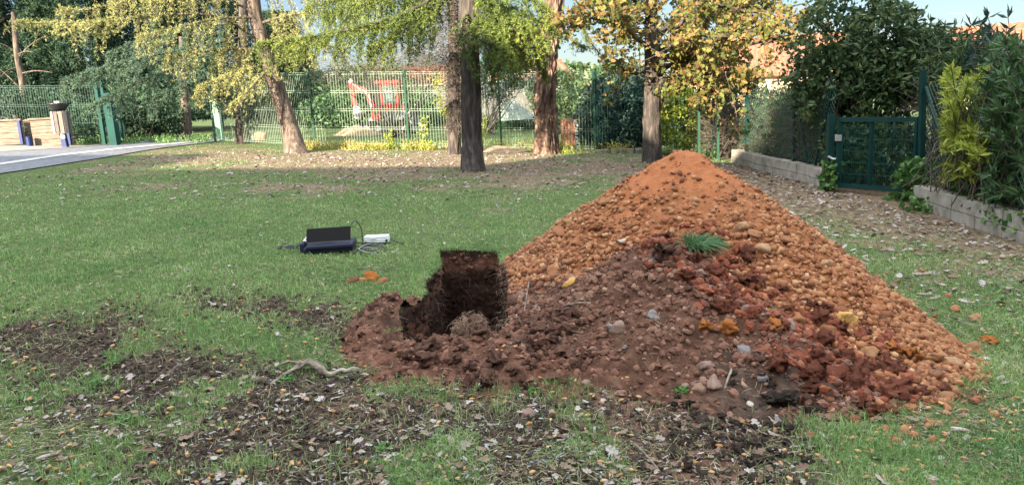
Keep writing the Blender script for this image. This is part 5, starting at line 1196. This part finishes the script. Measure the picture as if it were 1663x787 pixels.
P = at(855, 150, 40); house('house', (P[0], P[1]+2, -1.2), (3.6, 5), 3.3, 4.2, .2, whiteWall, 'white rendered house partly hidden by the pine trunk', win=((0, 1.9, .8, 1.1),))
P = at(765, 165, 33.5); t = empty('garden_wall', (P[0], 33.5, gzf((P[0], 33.5))), 'long grey rendered garden wall behind the digger', 'wall')
z = gzf((P[0], 33.5)); MB().box((P[0], 33.5, z+.9), (6.6, .25, 1.9)).build('wall_face', greyWall, t); MB().box((P[0], 33.5, z+1.88), (6.7, .35, .08)).build('coping', concM, t)
P = at(835, 193, 28.5); mb = MB(); z = P[2]
V = np.array([(P[0]-.55, 28.5, z-.05), (P[0]+.85, 28.5, z-.05), (P[0]+.85, 28.5, z+.02), (P[0]-.0, 28.6, z+.72), (P[0]-.55, 28.6, z+.66)]); V2 = V+[0, .9, 0]
mb.add(np.vstack([V, V2]), [[0, 1, 6, 5], [1, 2, 7, 6], [2, 3, 8, 7], [3, 4, 9, 8], [4, 0, 5, 9]], [[0, 1, 2, 3, 4], [9, 8, 7, 6, 5]]); tag(mb.build('tarpaulin', tarpM), 'pale tarpaulin covered wedge between the dark tree and the pine', 'tarpaulin')
# street lamp far right
P = at(1573, 75, 60); t = empty('street_lamp', (P[0], 60, -2), 'thin street lamp against the sky at the right', 'street lamp')
MB().tube([(P[0], 60, -2), (P[0], 60, at(1573, 22, 60)[2])],   .045, 8).build('pole', steelM, t); zt = at(1573, 22, 60)[2]; MB().beam((P[0], 60, zt), (P[0]-1.3, 60, zt+.05), .035).build('arm', steelM, t); MB().box((P[0]-1.5, 60, zt+.03), (.5, .22, .06)).build('lamp_head', steelM, t)
# ---- small digger
def digger():
    Y0 = 27.; c = at(640, 216, Y0); z0 = gzf(c); t = empty('mini_excavator', (c[0], Y0, z0), 'small red and grey digger parked behind the mesh fence', 'digger'); X = c[0]
    sx = lambda px: at(px, 180, Y0)[0]; zz = lambda py, px=640: at(px, py, Y0)[2]
    for yo in (-.5, .5):
        tr = MB(); n = 28; xs0, xs1 = sx(585), sx(668); r = .24; ring = [(xs0+r-r*math.sin(a), z0+r+r*math.cos(a)) for a in np.linspace(0, np.pi, 14)]+[(xs1-r+r*math.sin(a), z0+r-r*math.cos(a)) for a in np.linspace(0, np.pi, 14)]
        V = [(x, Y0+yo-.16, z) for x, z in ring]+[(x, Y0+yo+.16, z) for x, z in ring]
        tr.add(V, [[i, (i+1) % n, n+(i+1) % n, n+i] for i in range(n)]); tr.add(V[:n]+[((xs0+xs1)/2, Y0+yo-.16, z0+r)], [[i, (i+1) % n, n] for i in range(n)])
        tk = tr.build('track', blackM, t)
        for i in range(4): MB().tube([(xs0+.28+(xs1-xs0-.56)*i/3, Y0+yo-.18, z0+.22), (xs0+.28+(xs1-xs0-.56)*i/3, Y0+yo-.15, z0+.22)], .11, 12).build('roller', steelM, tk)
    MB().box(((sx(600)+sx(675))/2, Y0, zz(200)), (sx(675)-sx(600), 1.1, zz(188)-zz(212))).box(((sx(622)+sx(668))/2, Y0-.1, zz(187)), (sx(668)-sx(622), 1.0, .35)).build('lower_body', steelM, t)
    # red engine hood with a rounded nose
    hood = MB(); x0, x1 = sx(626), sx(657); za, zb = zz(186), zz(169)
    prof = [(x0, za), (x1, za-.02), (x1+.04, (za+zb)/2), (x1-.08, zb-.08), (x1-.3, zb+.02), (x0, zb+.05)]
    V = [(x, Y0-.55, z) for x, z in prof]+[(x, Y0+.5, z) for x, z in prof]; n = len(prof)
    hood.add(V, [[i, (i+1) % n, n+(i+1) % n, n+i] for i in range(n)], [list(range(n))[::-1], list(range(n, 2*n))]); hood.build('engine_hood', redM, t)
    MB().box(((sx(608)+sx(624))/2, Y0-.2, (zz(172)+zz(192))/2), (sx(624)-sx(608), .8, zz(172)-zz(192))).build('side_panel', redM, t)
    cb = MB(); cx0, cx1 = sx(625), sx(650); ct, cbm = zz(137), zz(170)
    for x in (cx0, cx1):
        for y in (-.5, .45): cb.beam((x, Y0+y, cbm), (x, Y0+y, ct), .07)
    for z in (cbm, ct): 
        for y in (-.5, .45): cb.beam((cx0, Y0+y, z), (cx1, Y0+y, z), .07)
        for x in (cx0, cx1): cb.beam((x, Y0-.5, z), (x, Y0+.45, z), .07)
    cab = cb.build('cab_frame', redM, t); MB().box(((cx0+cx1)/2, Y0-.5, (ct+cbm)/2), (cx1-cx0-.08, .02, ct-cbm-.08)).build('cab_window', glassM, cab)
    MB().box(((cx0+cx1)/2-.05, Y0, ct+.08), (cx1-cx0+.25, 1.15, .1)).build('cab_roof', redM, t)
    MB().box(((cx0+cx1)/2-.1, Y0+.1, zz(160)), (.4, .4, .5)).build('seat', blackM, t)
    MB().box((sx(612), Y0+.2, zz(150)), (.55, .6, .9)).build('dark_cowl', blackM, t)
    # boom, stick and bucket folded at the left
    MB().beam((sx(610), Y0-.1, zz(180)), (sx(600), Y0-.1, zz(148)), .16, .2).beam((sx(600), Y0-.1, zz(148)), (sx(572), Y0-.1, zz(134)), .15, .2).build('boom', redM, t)
    MB().beam((sx(574), Y0-.12, zz(128)), (sx(580), Y0-.12, zz(178)), .13, .16).build('stick', redM, t)
    MB().tube([(sx(600), Y0-.2, zz(150)), (sx(578), Y0-.2, zz(133))], .04, 8).build('boom_ram', steelM, t)
    MB().tube([(sx(604), Y0-.22, zz(152)), (sx(606), Y0-.22, zz(176))], .045, 8).build('lift_ram', steelM, t)
    bk = MB(); pr = [(sx(577), zz(168)), (sx(586), zz(170)), (sx(592), zz(182)), (sx(586), zz(192)), (sx(576), zz(188))]
    V = [(x, Y0-.35, z) for x, z in pr]+[(x, Y0+.15, z) for x, z in pr]; bk.add(V, [[i, (i+1) % 5, 5+(i+1) % 5, 5+i] for i in range(5)], [[4, 3, 2, 1, 0], [5, 6, 7, 8, 9]]); bk.build('bucket', steelM, t)
    MB().tube([(sx(573), Y0-.15, zz(127)), (sx(577), Y0-.15, zz(131))], .09, 10).build('work_lamp', galvM, t)
    MB().beam((sx(668), Y0-.4, z0+.3), (sx(684), Y0-.4, z0+.25), .12).box((sx(684), Y0, z0+.25), (.08, 1.3, .4)).build('dozer_blade', steelM, t)
digger()
def mound(name, px, py, Y, rx, ry, h, m, label, cat):
    c = at(px, py, Y); z0 = gzf(c); n, r = 48, 14; V = []
    for i in range(r+1):
        u = i/r
        for j in range(n):
            a = j/n*6.283; x, y = c[0]+rx*u*math.cos(a), Y+ry*u*math.sin(a); V.append((x, y, z0-.03+h*(1-u**1.2)+float(fbm(x, y, 0, .25, 3))*.12*h*(1-u*.3)))
    Q = [[i*n+j, i*n+(j+1) % n, (i+1)*n+(j+1) % n, (i+1)*n+j] for i in range(r) for j in range(n)]
    return tag(obj(name, mesh_np(name, V, [Q], True), m), label, cat)
mound('sand_pile', 578, 212, 25.5, .95, .8, .38, sandM, 'small cone of pale sand behind the fence left of the digger', 'sand pile')
mound('earth_mound', 805, 240, 18.1, .9, .5, .16, sandM, 'low lit mound of sandy soil at the fence between the two thick trunks', 'earth mound')
P = G(425, 232); t = empty('flower_pot', (P[0], 21.2, gzf(P)), 'brown pot lying on its side behind the fence by the leaning trunk', 'pot'); z = gzf((P[0], 21.2))
MB().tube([(P[0]-.15, 21.2, z+.17), (P[0]+.0, 21.2, z+.17), (P[0]+.16, 21.2, z+.16)], [.17, .15, .11], 18).build('pot_body', potM, t); MB().tube([(P[0]-.18, 21.2, z+.17), (P[0]-.14, 21.2, z+.17)], .19, 18).build('pot_rim', steelM, t)
P = at(938, 195, 19.6); t = empty('concrete_post', (P[0], 19.6, -.1), 'white concrete post behind the fence right of the pine', 'post'); MB().tube([(P[0]+.08, 19.6, -.3), (P[0]-.02, 19.6, .65)], [.10, .085], 14).build('shaft', whiteWall, t); MB().box((P[0]-.02, 19.6, .70), (.24, .24, .1)).build('cap', blackM, t)
P = at(922, 225, 20.2); mb = MB()
for i in range(4): mb.box((P[0]-.14+i*.1, 20.2, .2), (.09, .03, .85+.05*(i % 2)), ry=.03)
tag(mb.build('wooden_boards', plankRed), 'reddish upright boards behind the fence by the white post', 'boards')
P = at(1020, 255, 17.5); mb = MB()
for i in range(9): mb.box((P[0]-.7+i*.19, 17.55+.05*math.sin(i), -.13), (.15, .12, .18), rz=i*.7)
tag(mb.build('stone_edging', concM), 'row of pale broken stones along the fence foot left of the oak', 'stones')
# ---- timber planters, bin
for i, (xa, xb, top, lab) in enumerate(((-40, 43, 197, 'weathered timber planter wall at the left edge'), (47, 57, 196, 'narrow timber panel between the two planter walls'), (57, 120, 193, 'weathered timber planter wall behind the litter bin'))):
    Y0 = 20.15+(.35 if i == 1 else 0); A, B = at(xa, 240, Y0)[0], at(xb, 240, Y0)[0]; z0 = gzf((A, Y0)); t = empty('timber_wall', ((A+B)/2, Y0, z0), lab, 'timber wall'); zt = at((xa+xb)/2, top, Y0)[2]
    n = 4; mb = MB()
    for k in range(n):
        h = (zt-z0)/n; mb.box(((A+B)/2, Y0+random.uniform(-.006, .006), z0+h*(k+.5)), (B-A, .06, h-.012))
    mb.build('planks', woodM, t); MB().box(((A+B)/2, Y0, zt+.02), (B-A+.04, .16, .045)).build('cap_rail', woodM, t)
    if i != 1: MB().box((B-.05, Y0-.06, (z0+zt)/2), (.07, .06, zt-z0), ry=-.0).build('blue_post', blueM, t)
P = at(50, 232, 20.0); MB_ = MB().tube([(P[0], 19.95, gzf(P)+.0), (P[0], 19.95, gzf(P)+.27)], .075, 14).build('blue_can', blueM); tag(MB_, 'small blue canister standing between the timber panels', 'canister')
def litter_bin():
    c = G(106, 239); X, Y0, z0 = c[0], c[1], gzf(c); t = empty('litter_bin', (X, Y0, z0), 'slatted litter bin on a blue post with a black bowl on top', 'litter bin'); rng = random.Random(3)
    MB().beam((X+.02, Y0, z0-.05), (X-.01, Y0, z0+.42), .12).build('post', blueM, t)
    MB().box((X+.04, Y0-.08, z0+.36), (.10, .05, .22)).build('bracket', galvM, t)
    for k in range(12):
        a = k/12*6.283; r = .20; MB().box((X+r*math.cos(a), Y0+r*math.sin(a), z0+.66), (.03, .088, .56), rz=a).build('slat', slatL if k % 3 else slatM, t)
    MB().tube([(X, Y0, z0+.42), (X, Y0, z0+.88)], .17, 16).build('liner', steelM, t)
    V = MB().tube([(X, Y0, z0+.95), (X, Y0, z0+1.0), (X, Y0, z0+1.13), (X, Y0, z0+1.15), (X, Y0, z0+1.14)], [.13, .17, .27, .27, .12], 22); V.build('ash_bowl', blackM, t, True)
    MB().tube([(X-.02, Y0, z0+.86), (X-.02, Y0, z0+.98)], .05, 10).build('bowl_stem', galvM, t); MB().box((X, Y0, z0+1.17), (.12, .12, .05)).build('ash_grid', galvM, t)
litter_bin()
# ---- weeds along the fence
def weedrow(px0, px1, py, Y, n, h, m, label, seed, spreadY=.3, cat='weeds', yoff=0.):
    rng = np.random.default_rng(seed); x0, x1 = at(px0, py, Y)[0], at(px1, py, Y)[0]; x = rng.uniform(x0, x1, n); y = Y+rng.uniform(-spreadY, spreadY, n)
    d = .3+1.6*fbm(x, y, 0, .45, 3); k = rng.random(n) < d; x, y = x[k], y[k]; n = len(x); z = gz(x, y)
    mb = MB(); hh = h*rng.uniform(.3, 1., n)*(.6+.8*np.clip(.5+fbm(x, y, 5, .8, 2), 0, 1)); s = rng.normal(size=(n, 3))*[1, 1, 0]; s /= np.linalg.norm(s, axis=1)[:, None]; l = rng.normal(size=(n, 3))*[.3, .3, 0]
    P = np.c_[x, y, z]; V = np.stack([P-s*.008, P+s*.008, P+l*hh[:, None]+np.array([0, 0, 1])*hh[:, None]], 1).reshape(-1, 3); mb.add(V, np.arange(n*3).reshape(-1, 3))
    q = P.repeat(3, 0); u = rng.random(len(q)); q = q+l.repeat(3, 0)*(hh.repeat(3)*u)[:, None]+np.array([0, 0, 1])*(hh.repeat(3)*u)[:, None]; mb.add(*inst(LEAF4[0], LEAF4[1], rotmats(len(q), rng), .05*rng.uniform(.6, 1.3, len(q)), q))
    return tag(mb.build('weeds', m), label, cat, kind='stuff')
weedrow(470, 880, 246, 18.7, 4200, .22, deadM, 'sunlit yellow green weeds along the foot of the mesh fence', 101, .35)
weedrow(590, 720, 246, 18.5, 450, .24, yellowM, 'bright yellow green weeds below the digger', 102, .25)
weedrow(900, 1060, 250, 17.8, 2000, .28, deadM, 'tall dry weeds along the dark fence left of the oak', 103, .3)
weedrow(900, 1000, 250, 17.6, 700, .3, yellowM, 'green weeds at the foot of the pine', 104, .3)
weedrow(130, 340, 232, 21.6, 2600, .25, grassM, 'rough grass beside the gateway', 105, .9)
weedrow(1060, 1200, 255, 16.3, 1500, .35, laurelM, 'green weeds between the oak and the wall end', 106, .4)
def tallweed(px, py0, py1, Y, label, n, m, seed, sp=.09):
    rng = np.random.default_rng(seed); b = at(px, py0, Y); b[2] = gzf(b); tp_ = at(px, py1, Y); t = empty('tall_weed', b, label, 'plant'); MB().tube([b, tp_], [.012, .006], 5).build('stem', twigM, t)
    u = rng.random(n); P = b+(tp_-b)*u[:, None]+rng.normal(size=(n, 3))*sp*(1.1-.6*u)[:, None]*[1, 1, .3]; leafmass('leaves', P, LEAF4, .07, m, t, rng=rng)
tallweed(689, 243, 188, 18.65, 'tall yellow green weed growing up the mesh fence', 240, yellowM, 111)
tallweed(632, 243, 215, 18.6, 'short yellow green weed on the fence under the digger', 130, yellowM, 112)
tallweed(786, 243, 192, 18.6, 'tall thin weed just right of the dark straight trunk', 150, yellowM, 113, .06)
tallweed(569, 248, 225, 18.0, 'small dead stem standing in the sunlit strip', 20, deadM, 114, .05)
# climbing vine across the fence
pts = spline([A_(708, 120, 18.6), A_(716, 165, 18.55), A_(730, 190, 18.5), A_(744, 222, 18.5)], 40); t = empty('climbing_vine', pts[-1], 'yellow green vine climbing diagonally up the mesh fence beside the dark trunk', 'vine'); MB().tube(pts, .012, 5).build('stem', twigM, t)
P = pts[RNG.integers(0, 40, 420)]+RNG.normal(size=(420, 3))*.07; leafmass('leaves', P, LEAF4, .07, yellowM, t)
# ================================================================== LAPTOP AND BAG
def rbox(name, c, size, m, parent, r=.012, rz=0., rx=0., seg=3, label=None):
    bm = bmesh.new(); bmesh.ops.create_cube(bm, size=1); bmesh.ops.scale(bm, vec=size, verts=bm.verts); bmesh.ops.bevel(bm, geom=bm.edges[:], offset=r, segments=seg, affect='EDGES', profile=.6)
    mm = Matrix.Translation(c) @ Matrix.Rotation(rz, 4, 'Z') @ Matrix.Rotation(rx, 4, 'X'); bm.transform(mm); me = bpy.data.meshes.new(name); bm.to_mesh(me); bm.free(); return obj(name, me, m, parent)
LZ = float(gz(-1.6, 6.5)); RZ = .10; org = np.array([-1.62, 6.42, LZ])
def loc(x, y, z): c, s = math.cos(RZ), math.sin(RZ); return (org[0]+c*x-s*y, org[1]+s*x+c*y, org[2]+z)
bag = empty('laptop_bag', loc(0, 0, 0), 'dark navy laptop bag lying open on the grass', 'bag')
rbox('bag_body', loc(.015, .02, .035), (.42, .40, .05), navyM, bag, .02, RZ)
rbox('bag_flap', loc(.03, -.13, .065), (.40, .14, .035), navyM, bag, .015, RZ, rx=.04)
rbox('bag_side', loc(-.215, .05, .055), (.03, .34, .075), navyM, bag, .012, RZ)
MB().tube([loc(*p) for p in ((-.18, -.075, .086), (.0, -.075, .088), (.22, -.075, .084))], .004, 6).build('zip', blackM, bag)
for yy in (-.115, -.165): MB().tube([loc(*p) for p in ((-.17, yy, .083), (.0, yy, .085), (.21, yy, .082))], .0035, 6).build('seam', navyM, bag)
st = spline([loc(*p) for p in ((-.22, .1, .06), (-.27, .08, .05), (-.31, .10, .028), (-.36, .07, .045), (-.40, .09, .03), (-.43, .07, .045), (-.455, .05, .02))], 40)
V = []
for p in st: V += [p+[0, -.022, -.004], p+[0, .022, .006]]
V = np.array(V); V = np.vstack([V, V-[0, 0, .005]]); Q = []
for i in range(39): Q += [[2*i, 2*i+1, 2*i+3, 2*i+2], [80+2*i, 80+2*i+2, 80+2*i+3, 80+2*i+1], [2*i, 2*i+2, 80+2*i+2, 80+2*i], [2*i+1, 80+2*i+1, 80+2*i+3, 2*i+3]]
obj('shoulder_strap', mesh_np('shoulder_strap', V, [Q]), navyM, bag)
lap = empty('laptop', loc(0, .1, .06), 'laptop with its black lid propped open on the navy bag', 'laptop')
rbox('base', loc(-.035, .15, .085), (.38, .26, .02), greyPl, lap, .006, RZ)
kb = MB()
for r_ in range(5):
    for c_ in range(14): kb.box(loc(-.035-.165+.0255*c_, .08+.025*r_, .0965), (.021, .020, .004), rz=RZ)
kb.build('keyboard', slatM, lap)
rbox('lid', loc(-.0, .05, .125), (.385, .012, .165), screenM, lap, .005, RZ+.03, rx=-.85)
rbox('display', loc(-.0, .056, .132), (.36, .004, .14), blackM, lap, .001, RZ+.03, rx=-.85)
box_ = empty('white_case', G(613, 394), 'small white plastic case lying on the grass right of the laptop', 'case'); c = G(613, 395)
rbox('case_body', (c[0], c[1], gzf(c)+.03), (.225, .10, .042), whiteBoxM, box_, .01, -.05); rbox('case_lid', (c[0], c[1], gzf(c)+.062), (.222, .098, .02), boxLidM, box_, .009, -.05)
MB().box((c[0]+.095, c[1]-.055, gzf(c)+.03), (.02, .012, .022)).build('catch', blackM, box_); MB().box((c[0]-.03, c[1]-.052, gzf(c)+.052), (.05, .006, .01)).build('label_strip', greyPl, box_)
def cable(P, r, label, m=blackM, n=60, name='cable'):
    tag(MB().tube(spline(P, n), r, 6).build(name, m, smooth=True), label, 'cable')
g_ = lambda px, py, h=.02: tuple(G(px, py)+[0, 0, h])
cable([loc(.2, .05, .2), loc(.24, .1, .23), loc(.28, .12, .16), loc(.29, .1, .06), g_(590, 400), g_(596, 396, .03)], .0045, 'black cable looping from the laptop lid to the white case')
cable([g_(634, 394, .04), g_(642, 395), g_(650, 397), g_(656, 398, .015)], .004, 'black lead leaving the right end of the white case')
cable([loc(.22, -.1, .05), g_(588, 406, .03), g_(606, 405, .05), g_(618, 409, .04), g_(604, 413, .03), g_(585, 411, .04), g_(572, 416, .02), g_(562, 419, .02)], .006, 'thick black lead coiled at the right of the bag')
cable([loc(.22, -.05, .06), g_(592, 403, .05), g_(612, 403, .05), g_(624, 406, .03), g_(630, 411, .02), g_(622, 408, .04), g_(600, 408, .05), g_(586, 416, .02)], .005, 'thin black lead tangled over the coiled one')
cable([g_(580, 409, .03), g_(600, 411, .05), g_(616, 413, .03), g_(598, 415, .03), g_(584, 413, .05), g_(600, 405, .05), g_(622, 402, .03)], .005, 'grey blue lead in the tangle right of the bag', steelM)
cable([g_(503, 440, .015), g_(497, 450, .012), g_(520, 456, .012), g_(545, 458, .012), g_(562, 458, .012)], .004, 'dark thin cord on the grass left of the row of stones')
